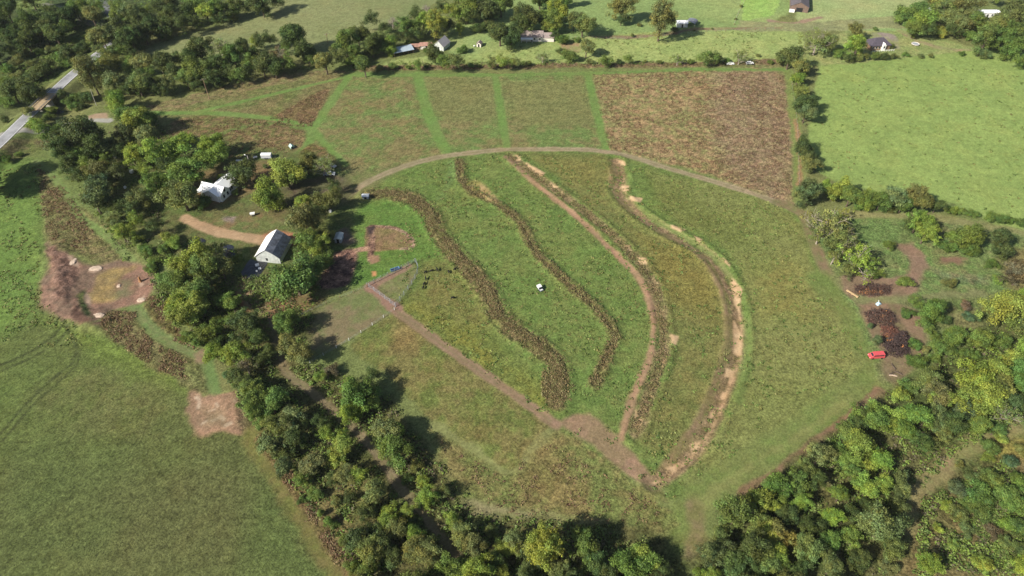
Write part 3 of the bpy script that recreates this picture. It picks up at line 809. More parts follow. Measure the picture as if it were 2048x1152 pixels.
PROTO = {}
SPEC = {  # kind: (variants, R, centre height, vertical radius, clusters, leaves per cluster, trunk radius)
    'r': (7, 5.0, 6.2, 5.0, 62, 120, 0.30), 'w': (4, 5.0, 5.0, 3.9, 58, 120, 0.36), 't': (2, 5.0, 8.8, 8.0, 78, 105, 0.32),
    's': (3, 5.0, 5.6, 4.4, 46, 60, 0.30), 'b': (5, 5.0, 3.3, 3.6, 40, 105, 0.16), 'c': (2, 5.0, 5.6, 5.6, 60, 90, 0.2), 'd': (2, 5.0, 6.5, 5.0, 26, 0, 0.34)}
for kd, (nv, R, zc, rz, K, per, th) in SPEC.items():
    PROTO[kd] = []
    for v in range(nv):
        sd_ = ord(kd) * 13 + v * 101
        if kd == 'd':
            rg = np.random.default_rng(sd_); tips = []
            for _ in range(K):
                d = rg.normal(size=3); d /= np.linalg.norm(d); d[2] = abs(d[2]) * 1.1
                tips.append(d * np.array([R * .8, R * .8, rz]) * rg.uniform(.7, 1) + np.array([0, 0, zc * .55]))
            PROTO[kd].append((None, trunk(sd_, R, zc, rz, tips, th, M_PALEBARK, True)))
        else:
            me, cs, rs = crown(sd_, R, zc, rz, K, per, kd)
            rg = random.Random(sd_)
            tips = rg.sample(cs, 14 if kd == 's' else 8)
            PROTO[kd].append((me, trunk(sd_, R, zc, rz, tips, th, M_PALEBARK if kd == 's' else M_BARK, kd == 's')))

TINT = {'dk': (.078, .118, .034), 'md': (.122, .194, .044), 'lt': (.190, .278, .052), 'yl': (.215, .285, .056), 'ol': (.150, .186, .058), 'gy': (.146, .184, .066),
        'bl': (.090, .144, .060), 'br': (.150, .130, .078), 'go': (.190, .205, .064)}
CNAME = {'dk': 'dark green', 'md': 'mid green', 'lt': 'light green', 'yl': 'yellow-green', 'ol': 'olive', 'gy': 'grey-green', 'bl': 'blue-green', 'br': 'rusty brown', 'go': 'golden'}
KNAME = {'r': ('round tree', 'broadleaf_tree', 'tree'), 'w': ('spreading tree', 'spreading_tree', 'tree'), 't': ('tall tree', 'tall_tree', 'tree'), 's': ('thin-leaved tree', 'open_crowned_tree', 'tree'),
         'b': ('shrub', 'shrub', 'shrub'), 'c': ('cedar', 'cedar_tree', 'cedar'), 'd': ('bare dead tree', 'dead_tree', 'tree')}
ORD = "first second third fourth fifth sixth seventh eighth ninth tenth eleventh twelfth thirteenth fourteenth fifteenth sixteenth seventeenth eighteenth nineteenth twentieth".split()
ALLTREES = []
OPEN_TRACK = [tuple(q) for q in curve(np.array(P('560,705 580,745 625,783 690,840 740,890 782,948 830,1008 872,1060')), 12)]


def trees(where, end, axis, spec):
    """spec: x,y,width,colour+kind of each crown; where: the place; end, axis: how a run of look-alikes is counted"""
    for q in spec.split():
        a = q.split(","); px, py, wpx = map(float, a[:3]); code = a[3]; col = code[:2]; kd = code[2] if len(code) > 2 else 'r'
        _, R0, zc, rz, *_r = SPEC[kd]
        if where == 'along the shaded wood track': wpx *= .9
        dd = [math.hypot(px - a0, py - b0) for a0, b0 in OPEN_TRACK]
        k_ = min(range(len(dd)), key=lambda q_: dd[q_]); need = min(wpx, 64) * .5 + 7
        if dd[k_] < need and wpx < 80:
            a0, b0 = OPEN_TRACK[k_]; f_ = need / max(dd[k_], 1e-3); px, py = a0 + (px - a0) * f_, b0 + (py - b0) * f_
        zo = 0.0; R = 4.0
        for _ in range(6):
            x, y, t = unproj(px, py, zo + R / R0 * zc)
            R = wpx * 0.5 * (1.0 if kd == 'b' else 1.06) * t / F_PX
            zo = ground_z(x, y)
        ALLTREES.append(dict(px=px, py=py, x=x, y=y, z=zo, R=R, s=R / R0, col=col, kd=kd, where=where, end=end, px_w=wpx, key=px * axis[0] + py * axis[1]))


trees("in the wood at the back left", "the left", (1, 0),
      "12,20,40,dk 38,48,42,dk 64,38,34,md 14,74,40,dk 50,76,44,dk 86,62,44,dk 112,72,42,dk 100,40,40,dk 98,18,34,dk 132,26,42,dk 150,16,36,md 164,32,28,md 182,28,42,gy 196,12,30,md 236,18,42,md 256,24,38,gy 276,38,42,dk 292,22,26,yl 312,20,36,dk 336,28,42,dk 352,38,34,gy 376,26,38,dk 392,10,36,md 410,18,42,lt 436,18,38,md 462,14,42,dk 490,8,34,dk 522,6,44,dk 28,98,34,dk 130,52,30,md -16,50,50,dk -14,100,44,dk 60,-6,40,dk 330,-2,44,dk 556,0,34,dk")
trees("on the slope left of the road", "the bridge", (1, -0.3),
      "35,122,30,gyb 70,146,40,dkb 96,132,42,dkb 118,118,30,mdb 24,180,44,dk 60,176,44,dk 12,204,32,mdb 146,112,42,dk 166,94,32,dkb 182,80,28,olb 100,98,24,gyb 12,140,28,mdb 132,128,26,mdb 40,150,24,olb 62,128,20,gyb 5,240,22,dkb 8,170,30,mdb 80,104,20,mdb 54,104,22,gyb 120,98,20,olb 150,84,20,mdb")
trees("in the creek wood beyond the road", "the road", (1, 0),
      "204,72,40,ol 232,62,46,dk 262,76,42,dk 286,62,42,dk 310,52,46,dk 340,46,36,dk 366,52,36,dk 240,92,36,dk 216,100,30,md 196,96,26,olb 398,44,30,dk 430,34,30,dk")
trees("in the thick belt beside the bridge", "the bridge", (1, 0),
      "180,150,46,olt 226,128,46,ol 248,102,34,md 236,162,46,gy 214,112,36,ol 266,130,36,md 284,122,46,gy 302,146,32,md 320,128,42,dk 346,140,36,dk 378,114,46,dk 402,104,48,dk 396,134,52,md 370,152,42,md 440,92,36,gys 430,132,42,dk 468,114,42,md 490,98,38,dk 506,86,26,yl 502,128,36,md 456,146,36,dk 420,158,36,dk 336,168,36,gy 300,166,40,dk 276,170,42,gy 250,178,34,dk 318,182,30,dk 206,150,34,dk 478,150,34,md 390,166,32,dk 440,168,26,dkb 490,150,30,dk 282,150,36,dk 262,104,30,dk 204,128,34,md 352,118,34,dk")
trees("beside the bridge", "the bridge", (1, 0),
      "140,190,38,mdb 172,192,30,dkb 146,214,24,mdb 120,182,22,dkb 108,222,28,mdb 55,222,28,olb 70,244,30,ylb 92,236,26,mdb 164,212,20,dkb 130,206,18,mdb")
trees("where the side road ends", "the field", (-1, 0),
      "232,198,42,lt 224,212,26,yl 252,226,50,md 268,242,54,lt 288,238,40,md 216,188,26,md")
trees("in the grove by the white house", "the road", (0, 1),
      "160,266,74,dkw 188,278,58,dk 112,262,40,md 126,280,42,gy 300,274,54,gy 246,266,42,dk 360,282,48,lt 418,290,44,lt 132,302,44,dk 152,308,40,md 172,302,26,lt 136,332,42,dk 184,330,46,md 196,346,46,gy 192,368,56,bl 186,396,60,gy 216,352,38,dk 262,308,42,lt 340,300,58,lt 376,338,64,md 416,308,52,lt 310,366,48,md 296,342,36,lt 364,390,72,olw 410,402,34,mdb 482,346,56,dk 266,396,50,olw 266,420,36,dk 276,440,34,lt 226,440,32,gy 242,462,40,yl 310,452,34,dk 290,498,32,mdb 270,480,30,mdb 312,524,30,mdb 330,330,40,dk 232,300,36,dk 244,410,34,dk 212,412,36,dk 160,348,36,dk 300,310,26,dk 210,320,30,md 332,480,30,ltb 252,438,26,dkb 440,354,16,yl")
trees("among the vines near the barn", "the track", (1, 0),
      "346,488,34,ltb 372,522,58,lt 402,536,58,md 430,506,46,ols 442,534,48,ol 356,562,58,mdb 384,576,58,md 352,528,36,ltb 330,556,34,mdb 324,500,26,mdb 470,516,26,mdb 300,540,26,mdb 418,560,40,dk")
trees("between the house and garden", "the house", (0, 1),
      "572,346,68,ltw 540,388,60,lt 612,326,40,ol 646,330,44,ols 604,406,38,lt 648,398,46,gy 664,372,32,dk 614,446,62,ol 640,462,42,ol 612,486,44,md 640,488,40,lt 640,520,50,md 590,551,100,mdw 636,430,36,dk 470,386,14,mdb 528,334,12,olb 656,470,24,ol 590,440,30,gy")
trees("in the wood below the barn", "the barn", (0.4, 1),
      "350,612,50,lt 368,626,54,yl 392,602,46,md 396,622,36,lt 456,602,38,md 412,664,54,mdb 432,640,30,mdb 486,642,54,dk 430,704,48,ltb 474,704,50,yl 492,728,48,brs 452,750,20,blc 482,762,46,dk 502,776,44,md 506,806,58,md 440,682,30,dkb 512,664,40,dk 520,712,40,dk 440,598,28,md 376,676,34,mdb 396,690,26,mdb 474,676,34,dk 462,640,30,mdb")
trees("along the shaded wood track", "the yard", (0, 1),
      "570,646,58,md 590,706,58,ol 542,804,66,md 552,846,50,ol 582,834,54,gy 664,742,40,brb 640,756,32,lt 716,792,84,mdw 740,752,40,dk 702,832,54,lt 770,852,66,ol 792,866,46,lt 652,868,36,lt 686,866,30,lt 640,846,40,dk 546,884,66,ol 578,884,56,dk 572,932,48,bl 616,926,54,gy 602,962,38,md 680,900,56,lt 690,944,44,ol 722,950,40,lt 782,902,70,md 758,880,36,dk 630,990,38,mdb 640,1026,20,mdc 656,1042,26,mdc 702,996,34,dkb 756,982,56,gy 736,1018,42,dk 776,1032,50,lt 820,1020,36,yl 852,990,46,lt 880,988,36,ol 836,934,36,olb 846,960,30,ltb 672,1000,24,olb 602,880,34,dk 520,842,40,md 566,790,30,dk 604,842,36,dk 700,766,36,lt 752,806,36,md 642,920,36,dk 664,958,26,dk 810,960,28,dkb 600,1000,24,mdb")
trees("in the wood along the bottom edge", "the left", (1, 0),
      "722,1072,58,dk 742,1096,56,ol 692,1082,34,mdb 796,1064,48,gy 832,1066,38,lt 820,1102,54,ol 860,1102,50,ol 900,1032,32,lt 912,1050,28,yl 926,1064,44,ol 950,1088,48,gy 902,1134,58,md 950,1136,60,yl 1010,1092,38,yl 1036,1084,48,ol 1090,1094,70,ylt 1164,1094,54,md 1192,1122,50,dk 1256,1122,60,md 1292,1124,54,lt 1122,1140,44,ol 1150,1150,40,dk 1220,1152,46,dk 1400,1144,36,ltb 1424,1150,28,yl 780,1110,46,dk 740,1136,44,md 700,1130,32,mdb 870,1066,34,dk 980,1120,44,dk 1060,1140,48,dk 1330,1146,36,dk 760,1060,34,dk 842,1040,28,dkb 980,1070,30,olb 668,1050,20,mdb 1140,1196,80,dk 1220,1204,80,dk 1300,1206,70,dk 1040,1200,80,dk 940,1196,70,dk 820,1190,76,dk 720,1190,60,dk 1010,1152,40,yl")
trees("in the wood at the bottom right", "the open field", (1, 0.6),
      "1470,1034,68,md 1446,1064,40,ol 1520,1004,48,lt 1512,1044,40,ol 1442,1104,52,bl 1500,1094,64,dk 1534,1062,46,yl 1482,1128,56,dk 1532,1132,48,ol 1640,910,50,ol 1612,936,40,ol 1722,890,62,ltw 1756,912,54,lt 1726,966,48,lt 1700,944,36,md 1560,974,52,md 1592,964,44,md 1602,1002,38,lt 1548,1008,38,yl 1660,1030,44,lt 1770,974,42,yl 1802,964,42,ol 1764,1052,88,gyw 1796,1004,38,ol 1782,1086,50,ol 1702,1074,40,lt 1712,1098,32,yl 1662,1084,42,md 1622,1104,56,ol 1562,1064,54,go 1552,1114,48,yl 1662,1134,48,ol 1602,1140,44,dk 1722,1122,42,dk 1640,960,40,dk 1680,990,40,md 1620,1050,44,dk 1580,1030,40,dk 1700,1020,36,dk 1740,1010,32,dkb 1690,910,40,md 1740,932,36,yl 1780,1136,36,gyb 1572,1160,50,ol 1500,1170,60,dk 1680,1180,60,dk 1424,1150,30,lt 1560,1010,30,dk")
trees("in the wood below the brush piles", "the red van", (1, 0.5),
      "1742,834,56,md 1766,820,48,lt 1800,790,40,ltb 1828,828,52,md 1850,758,48,ol 1820,772,36,mdb 1872,782,48,gy 1888,800,40,yl 1872,832,46,ol 1908,842,46,dk 1926,812,40,bl 1952,758,72,ltw 1972,796,70,lt 2002,770,58,ol 1984,736,56,lt 2024,722,50,yl 2042,700,40,lt 2012,822,58,ols 2036,800,48,dk 1950,852,46,md 1810,862,46,md 1842,880,40,dk 1700,860,44,md 1718,844,36,dk 1860,880,36,olb 2040,770,40,md 1782,850,40,lt 1890,870,34,ol 1990,850,36,mdb 1870,716,26,mdb 1930,790,44,md 2050,740,50,md")
trees("among saplings by the brush piles", "the red van", (1, 0),
      "1856,622,40,md 1830,606,30,md 1820,628,30,mdb 1876,618,38,md 1892,640,28,dkb 1850,652,34,md 1902,672,50,md 1880,690,38,md 1896,706,38,mdb 1926,706,28,mdb 1956,682,44,md 1974,690,24,ylb 2000,680,34,md 1936,636,24,blb 1956,636,20,blb 1836,720,38,mdb 1740,652,14,blc 1754,680,22,blc 2012,610,76,yl 2042,596,46,lt 1830,686,26,mdb 1864,672,22,mdb 1808,563,30,mdb 1980,526,34,mdb 1900,566,30,olb 2042,545,54,br 1925,612,24,brb 1980,620,30,olb 2030,650,40,olb 1948,712,26,mdb 2004,560,26,ltb 1850,700,20,olb")
trees("in the bottom right scrub", "the track", (1, 0),
      "1906,980,38,blb 1960,990,54,mdb 1990,962,44,mdb 1972,1022,48,mdb 2012,988,54,mdb 2022,930,30,blb 1980,896,38,mdb 2002,878,26,ylb 1972,912,28,ltb 1890,1012,28,ltb 1912,1022,36,olb 1862,1132,46,lt 1952,1122,30,ltb 1976,1134,38,ylb 2042,1134,40,ltb 2022,1012,40,mdb 1932,1062,34,olb 1984,1064,38,brb 2006,1084,30,olb 2036,1050,44,mdb 1946,952,34,olb 2040,960,40,mdb 1940,1010,36,mdb 1876,1056,24,ltb 2014,1046,36,ltb 1904,1090,24,ylb 2040,1096,36,olb 1920,928,20,olb 2044,900,30,olb")
trees("on the hedge beside the right pasture", "the far end", (0, 1),
      "1582,108,50,dk 1600,132,34,gy 1598,152,30,lt 1604,178,38,ol 1606,204,42,dk 1612,226,34,gy 1610,290,38,dk 1620,324,36,gy 1614,308,30,dk 1622,384,50,bl 1600,388,26,olb")
trees("on the hedge below the right pasture", "the left end", (1, 0),
      "1670,380,40,lt 1654,372,26,lt 1702,390,44,md 1734,394,40,md 1762,402,36,md 1790,396,42,gy 1806,408,34,md 1832,398,44,ol 1852,406,42,ol 1874,410,30,dk 1906,421,26,ltb 1926,424,22,mdb 1948,428,22,mdb 1980,434,26,mdb 2004,438,26,mdb 2026,442,22,mdb 2046,444,24,mdb 1720,412,24,mdb 1780,416,24,olb")
trees("by the bare soil on the right", "the track corner", (0.5, 1),
      "1658,442,74,ols 1686,428,36,yls 1640,468,44,ols 1694,484,52,ols 1716,514,66,yls 1742,524,42,yls 1696,536,36,ol 1752,548,28,mdb 1778,492,26,mdb 1838,440,50,lt 1852,466,42,lt 1824,448,36,dk 1896,492,38,mdb 1936,470,56,md 1912,476,36,mdb 1946,500,36,mdb 2006,482,48,dk 1664,486,40,gy 1668,514,34,ols")
trees("around the houses at the back right", "the left", (1, 0),
      "1636,78,56,ols 1660,86,36,ol 1676,108,26,mdb 1694,116,26,dkb 1716,92,44,yl 1710,64,30,gy 1726,114,28,olb 1748,112,20,mdb 1772,112,22,dkb 1750,58,10,mdb 1786,112,18,olb 1812,108,16,mdb 1840,112,14,olb 1862,112,12,olb 1924,108,14,mdb 1780,92,14,olb")
trees("in the wood at the back right corner", "the left", (1, 0),
      "1826,24,48,md 1850,34,54,lt 1884,14,44,md 1902,32,44,ol 1932,14,52,gy 1832,52,38,md 1854,58,36,dk 1882,62,34,ylb 1930,44,42,ol 1962,42,40,md 1986,56,46,ol 1972,82,46,md 1960,104,30,olb 2012,66,44,md 2032,28,56,dk 2036,62,40,md 2022,96,40,md 2044,120,32,md 1906,58,32,dk 2010,40,40,ol 1940,72,28,mdb 1870,-4,48,ol 2044,90,36,dk 1990,-6,30,md")
trees("around the old house and sheds", "the left", (1, 0),
      "1050,28,54,dk 1042,54,36,dk 1022,72,44,dk 1112,20,42,lt 1094,36,38,md 1100,50,30,lt 1166,46,46,ol 1148,42,32,ol 1246,14,48,ol 1243,36,24,bl 1324,30,58,olt 1350,60,16,dkb 1263,71,9,olb 1279,49,10,olb 1173,96,32,ol 1128,80,28,mdb 1154,80,16,mdb 1112,72,24,dkb 1388,61,5,olb 1424,57,6,olb 1472,38,7,olb 1482,12,8,olb 1080,-8,40,dk 1000,62,48,dk 980,50,26,dkb 1136,-4,30,md 782,88,32,lt 870,106,34,dk 818,86,16,ltb 852,100,16,mdb 926,98,24,mdb 960,56,30,dkb")
trees("in the hedge behind the mown fields", "the left", (1, 0),
      "650,122,44,ol 670,112,34,ol 728,130,40,dk 702,126,26,mdb 834,130,22,md 890,126,36,md 920,124,36,ol 943,131,14,mdb 1004,124,32,yl 984,126,24,ol 1030,124,24,ol 1086,114,24,gys 1138,114,32,mdb 1124,102,20,olb 1212,116,30,md 1258,119,20,md 1290,122,10,olb 1356,117,26,mds 1412,112,34,md 1436,112,26,dk 1480,114,28,ols 1516,110,10,gyb 1454,122,16,mdb 786,132,20,mdb 760,134,18,olb 1180,122,18,olb 1320,124,12,olb 1382,122,14,mdb 1540,124,14,mdb 816,136,14,mdb 1236,124,14,dkb 850,134,14,dkb 1060,128,14,olb 956,132,12,dkb")
trees("on the line below the hay field", "the left", (1, 0),
      "590,70,60,dk 604,96,40,dk 522,86,34,dk 540,76,32,dk 562,116,40,brs 524,128,44,dk 548,134,38,dk 584,128,34,md 618,120,32,mdb 690,86,44,md 716,74,38,dk 712,104,38,md 736,40,34,dk 742,90,40,dk 764,52,24,dk 784,40,26,dkd 776,78,36,dk 812,52,46,md 832,28,34,dk 846,46,26,ltt 870,44,40,ylt 906,26,36,yl 919,56,18,ylt 900,50,30,dk 884,14,36,dk 932,16,48,md 970,12,48,dk 1002,8,40,md 948,30,34,dk 626,108,22,mdb 800,74,32,dk 836,62,36,dk 852,14,24,dkd 510,106,30,md 690,110,30,dk 760,96,28,md 496,112,28,dk 570,92,26,md")
trees("on the left verge by the side road", "the road", (1, 0),
      "-30,330,70,dk -50,360,70,dk 12,318,22,mdb 36,308,18,mdb 92,270,18,mdb")

RUNS = {}
for t in ALLTREES: RUNS.setdefault((t['col'], t['kd'], t['where']), []).append(t)
for (col, kd, where), lst in RUNS.items():
    nm = f"{CNAME[col]} {KNAME[kd][0]}" if kd != 'd' else KNAME[kd][0]
    lst.sort(key=lambda t: t['key'])
    bysize = sorted(lst, key=lambda t: -t['px_w'])
    for k, t in enumerate(lst):
        if len(lst) == 1: t['label'] = f"the only {nm} {where}"
        elif len(lst) == 2 and bysize[0]['px_w'] > 1.12 * bysize[1]['px_w']: t['label'] = f"{'larger' if t is bysize[0] else 'smaller'} of two {nm}s {where}"
        elif k == 0: t['label'] = f"{nm} nearest {t['end']} {where}"
        elif k == len(lst) - 1: t['label'] = f"{nm} farthest from {t['end']} {where}"
        else: t['label'] = f"{ORD[min(k, 19)]} {nm} from {t['end']} {where}"
# past 300 of a kind: the smallest crowns of the far woods become one mass
plain = sorted([t for t in ALLTREES if t['kd'] == 'r'], key=lambda t: -t['px_w'] - (1000 if t['where'].startswith(('around', 'on the hedge')) else 0))
MASS = plain[292:]
for t in MASS: ALLTREES.remove(t)
mV, mF, mC, nb_ = [], [], [], 0
for i, t in enumerate(MASS):
    rg = np.random.default_rng(900 + i); s_ = t['R']
    me, cs, rs = crown(900 + i, s_, 1.24 * s_, s_, 34, 70, 'r')
    co = np.zeros(len(me.vertices) * 3); me.vertices.foreach_get("co", co); co = co.reshape(-1, 3) + np.array([t['x'], t['y'], t['z']])
    lc = np.zeros(len(me.vertices) * 4); me.attributes["leafcol"].data.foreach_get("color", lc); lc = lc.reshape(-1, 4)[:, :3] * np.array(TINT[t['col']]) * rg.uniform(.88, 1.14)
    mV.append(co); mC.append(lc); mF.append(np.arange(len(co)).reshape(-1, 4) + nb_); nb_ += len(co)
    bpy.data.meshes.remove(me)
o = link("far_woodland", mesh_np("far_woodland", np.concatenate(mV), np.concatenate(mF), M_LEAF, {"leafcol": np.concatenate(mC)}))
o.color = (1, 1, 1, 1); tag(o, "smaller crowns filling in the woods and belts between the larger trees", "woodland", kind="stuff")
for i, t in enumerate(ALLTREES):
    rr = random.Random(i * 31 + 5)
    cm, tm = PROTO[t['kd']][rr.randrange(len(PROTO[t['kd']]))]
    base = np.array(TINT[t['col']]) * np.array([rr.uniform(.86, 1.14), 1.0, rr.uniform(.85, 1.15)]) * rr.uniform(.88, 1.14)
    kn = KNAME[t['kd']]
    rz = rr.uniform(0, 6.28); s = t['s']; sc3 = (s * rr.uniform(.9, 1.14), s * rr.uniform(.9, 1.14), s * rr.uniform(.88, 1.12))
    grp = ("shrubs " if t['kd'] == 'b' else "trees ") + t['where']
    root = thing(kn[1], t['label'], kn[2], (t['x'], t['y'], t['z'] - 0.05), rz, grp)
    root.scale = sc3
    if t['kd'] != 'b' or t['R'] > 2.5:
        o = link("trunk" if t['kd'] != 'b' else "stems", tm, root)
    if cm:
        o = link("crown" if t['kd'] != 'b' else "foliage", cm, root)
        o.color = (*base, 1.0)

# ------------------------------------------------------------------ weeds, undergrowth (uncountable ground cover)
TRACK_W = curve(W(P('545,640 556,700 575,745 625,785 690,842 740,892 782,950 830,1010 872,1062 915,1115')), 6)


def scatter(name, label, n, region, tint, hgt, wid, seed, per=1, spread=0.0, flat=0.3):
    rg = np.random.default_rng(seed)
    pts = []
    for sh, wd_, wt in region:
        q = W(P(sh)); q = curve(q, 6) if wd_ else q
        m = int(n * wt)
        if wd_:
            seg = np.linalg.norm(np.diff(q, axis=0), axis=1); cum = np.concatenate([[0], np.cumsum(seg)])
            u = rg.uniform(0, cum[-1], m)
            x = np.interp(u, cum, q[:, 0]); y = np.interp(u, cum, q[:, 1])
            off = rg.normal(0, wd_ * .27, (m, 2)); pts.append(np.column_stack([x, y]) + off)
        else:
            lo, hi = q.min(0), q.max(0); got = np.zeros((0, 2))
            while len(got) < m:
                c = rg.uniform(lo, hi, (m * 2, 2)); c = c[inside(c[:, 0], c[:, 1], q)]; got = np.vstack([got, c])
            pts.append(got[:m])
    p = np.concatenate(pts)
    dens = fbm(p[:, 0], p[:, 1], 6, seed + 3, 2)
    p = p[dens > flat]
    if per > 1: p = p[seg_dist(p[:, 0], p[:, 1], TRACK_W) > 1.9]
    z = relief(p[:, 0], p[:, 1])
    tone = rg.uniform(.75, 1.25, len(p)); ti = rg.integers(0, len(tint), len(p))
    base = np.array(tint)[ti] * tone[:, None] * (1.2 if per == 1 else 1.0)
    if per > 1:
        k = per
        size = rg.uniform(.6, 1.4, len(p))
        P3 = np.repeat(np.column_stack([p, z]), k, 0); S3 = np.repeat(size, k)
        d = rg.normal(size=(len(P3), 3)); d /= np.linalg.norm(d, axis=1)[:, None]
        pos = P3 + d * np.array([spread, spread, spread * .55]) * S3[:, None]; pos[:, 2] = np.maximum(pos[:, 2] + spread * .35 * S3, P3[:, 2] + .1)
        nr = d + np.array([0, 0, .5]) + rg.normal(size=d.shape) * .4
        V, F = leaf_quads(pos, nr, wid * rg.uniform(.6, 1.4, len(pos)), rg)
        cl = np.repeat(np.repeat(base, k, 0) * rg.uniform(.75, 1.25, (len(pos), 1)), 4, 0)
    else:
        k = 8
        P3 = np.repeat(np.column_stack([p, z]), k, 0); n_ = len(P3)
        pos = P3 + np.column_stack([rg.normal(0, .38, (n_, 2)), rg.uniform(.02, 1, n_) ** 1.3 * hgt])
        nr = np.array([0, 0, .9]) + rg.normal(size=(n_, 3)) * .55
        V, F = leaf_quads(pos, nr, wid * rg.uniform(.4, 1.7, n_), rg)
        cl = np.repeat(np.repeat(base, k, 0) * rg.uniform(.7, 1.3, (n_, 1)), 4, 0)
    o = link(name, mesh_np(name, V, F, M_TUFT, {"leafcol": cl}))
    o.color = (1, 1, 1, 1)
    tag(o, label, "vegetation", kind="stuff")
    return o


BR1, BR2, BR3 = C(150, 126, 86), C(118, 104, 64), C(132, 128, 78)
scatter("swale_weeds", "tall brown weeds growing along the winding swale banks", 13000, [(SW1, 6.4, .46), ("1085,745 1122,760 1128,800 1085,795", 0, .04), (SW2, 3.6, .20), (SW3, 3.8, .09)], [BR1, BR2, BR1 * .8, BR3], .6, .30, 11, flat=.3)
scatter("field_weeds", "rusty brown weeds standing across the unmown fields", 15000, [("1186,148 1400,140 1566,150 1586,392 1500,376 1350,330 1216,296", 0, .42), ("310,275 350,238 430,232 530,240 600,258 612,280 570,310 440,320", 0, .08),
        ("520,250 590,208 655,178 648,205 622,254", 0, .05), ("75,335 105,350 150,402 190,470 165,500 100,488 86,420", 0, .07), ("212,622 268,624 300,680 380,720 380,760 330,746 240,692 204,656", 0, .08),
        ("290,590 335,598 365,680 400,702 340,678", 0, .04), ("700,140 1000,134 1200,130 1560,126", 5, .06), ("520,880 580,960 648,1066 705,1150", 3, .05), ("860,870 1000,950 1100,890 1320,1010 1330,1050 1000,1030", 0, .03)],
        [C(136, 102, 76), C(112, 84, 62), C(126, 112, 70), C(146, 120, 84)], .45, .32, 12, flat=.42)
scatter("pasture_tufts", "green grass tufts dotted over the pastures and paddocks", 22000, [("1640,135 2060,115 2060,440 1900,405 1645,350 1618,250", 0, .03), ("745,140 950,108 1200,66 1560,62 1590,124 1200,128", 0, .03), ("800,345 1000,305 1260,330 1560,412 1740,720 1340,1000 1110,850 800,620", 0, .25), ("0,340 80,330 85,600 200,690 0,700", 0, .04)],
        [C(112, 130, 62), C(92, 112, 50), C(132, 136, 72), C(124, 118, 64)], .2, .5, 13, flat=.45)
U1, U2, U3, U4 = np.array(TINT['md']), np.array(TINT['lt']) * .8, np.array(TINT['ol']), np.array(TINT['br']) * .8
scatter("undergrowth", "low tangled green undergrowth beneath and between the trees", 9000, [("300,600 420,545 640,560 610,720 780,800 905,960 960,1030 1290,1060 1340,1150 715,1150 515,870 430,700", 0, .30),
        ("1500,1000 1640,890 1760,800 1900,720 2060,620 2060,840 1920,900 1800,1020 1780,1150 1400,1150", 0, .15), ("1850,1000 2060,900 2060,1150 1830,1150", 0, .16), ("0,160 120,90 200,55 210,85 150,125 60,185 0,210", 0, .12),
        ("100,250 320,250 380,300 300,480 250,520 130,340", 0, .08), ("280,480 470,500 470,580 330,620 300,560", 0, .06), ("0,0 500,-10 300,60 180,95 0,150", 0, .06), ("320,180 500,150 700,130 1000,128 1560,124", 4, .04)],
        [U1, U2, U3, U1 * .7, U3, U2, U4], 1, .5, 14, per=17, spread=1.05, flat=.36)

# ------------------------------------------------------------------ buildings
def window(parent, x, y, z, wd_, ht, face):
    """a framed window set on a wall; face: '+x','-x','+y','-y'"""
    f = MB(); g = MB(); d = 0.05; t = 0.1
    if face[1] == 'y':
        s = 1 if face[0] == '+' else -1
        f.box(x - wd_ / 2 - t, x + wd_ / 2 + t, min(y, y + s * d), max(y, y + s * d), z - t, z + ht + t)
        g.box(x - wd_ / 2, x + wd_ / 2, min(y + s * .03, y + s * (d + .02)), max(y + s * .03, y + s * (d + .02)), z, z + ht)
    else:
        s = 1 if face[0] == '+' else -1
        f.box(min(x, x + s * d), max(x, x + s * d), y - wd_ / 2 - t, y + wd_ / 2 + t, z - t, z + ht + t)
        g.box(min(x + s * .03, x + s * (d + .02)), max(x + s * .03, x + s * (d + .02)), y - wd_ / 2, y + wd_ / 2, z, z + ht)
    o = f.build("window", M_WHITE, parent); g.build("pane", M_GLASS, o)


def gable(mbw, x0, x1, y0, y1, hw, hr, axis='y'):
    """walls with gable ends, ridge along axis"""
    if axis == 'y': m = (x0 + x1) / 2; mbw.prism([(x0, -.4), (x1, -.4), (x1, hw), (m, hr), (x0, hw)], y0, y1, 'y')
    else: m = (y0 + y1) / 2; mbw.prism([(y0, -.4), (y1, -.4), (y1, hw), (m, hr), (y0, hw)], x0, x1, 'x')


def roofslab(x0, x1, y0, y1, hw, hr, side, axis='y', ov=0.4, th=0.12):
    """one sloping side of a gable roof"""
    mb = MB()
    a0, a1 = (x0, x1) if axis == 'y' else (y0, y1)
    m = (a0 + a1) / 2; ed_ = a0 - ov if side < 0 else a1 + ov
    sl = (hr - hw) / (m - a0); ze = hw - ov * sl
    prof = [(ed_, ze + .02), (m, hr + .02), (m, hr + th), (ed_, ze + th)]
    mb.prism(prof, (y0 if axis == 'y' else x0) - ov, (y1 if axis == 'y' else x1) + ov, axis)
    return mb


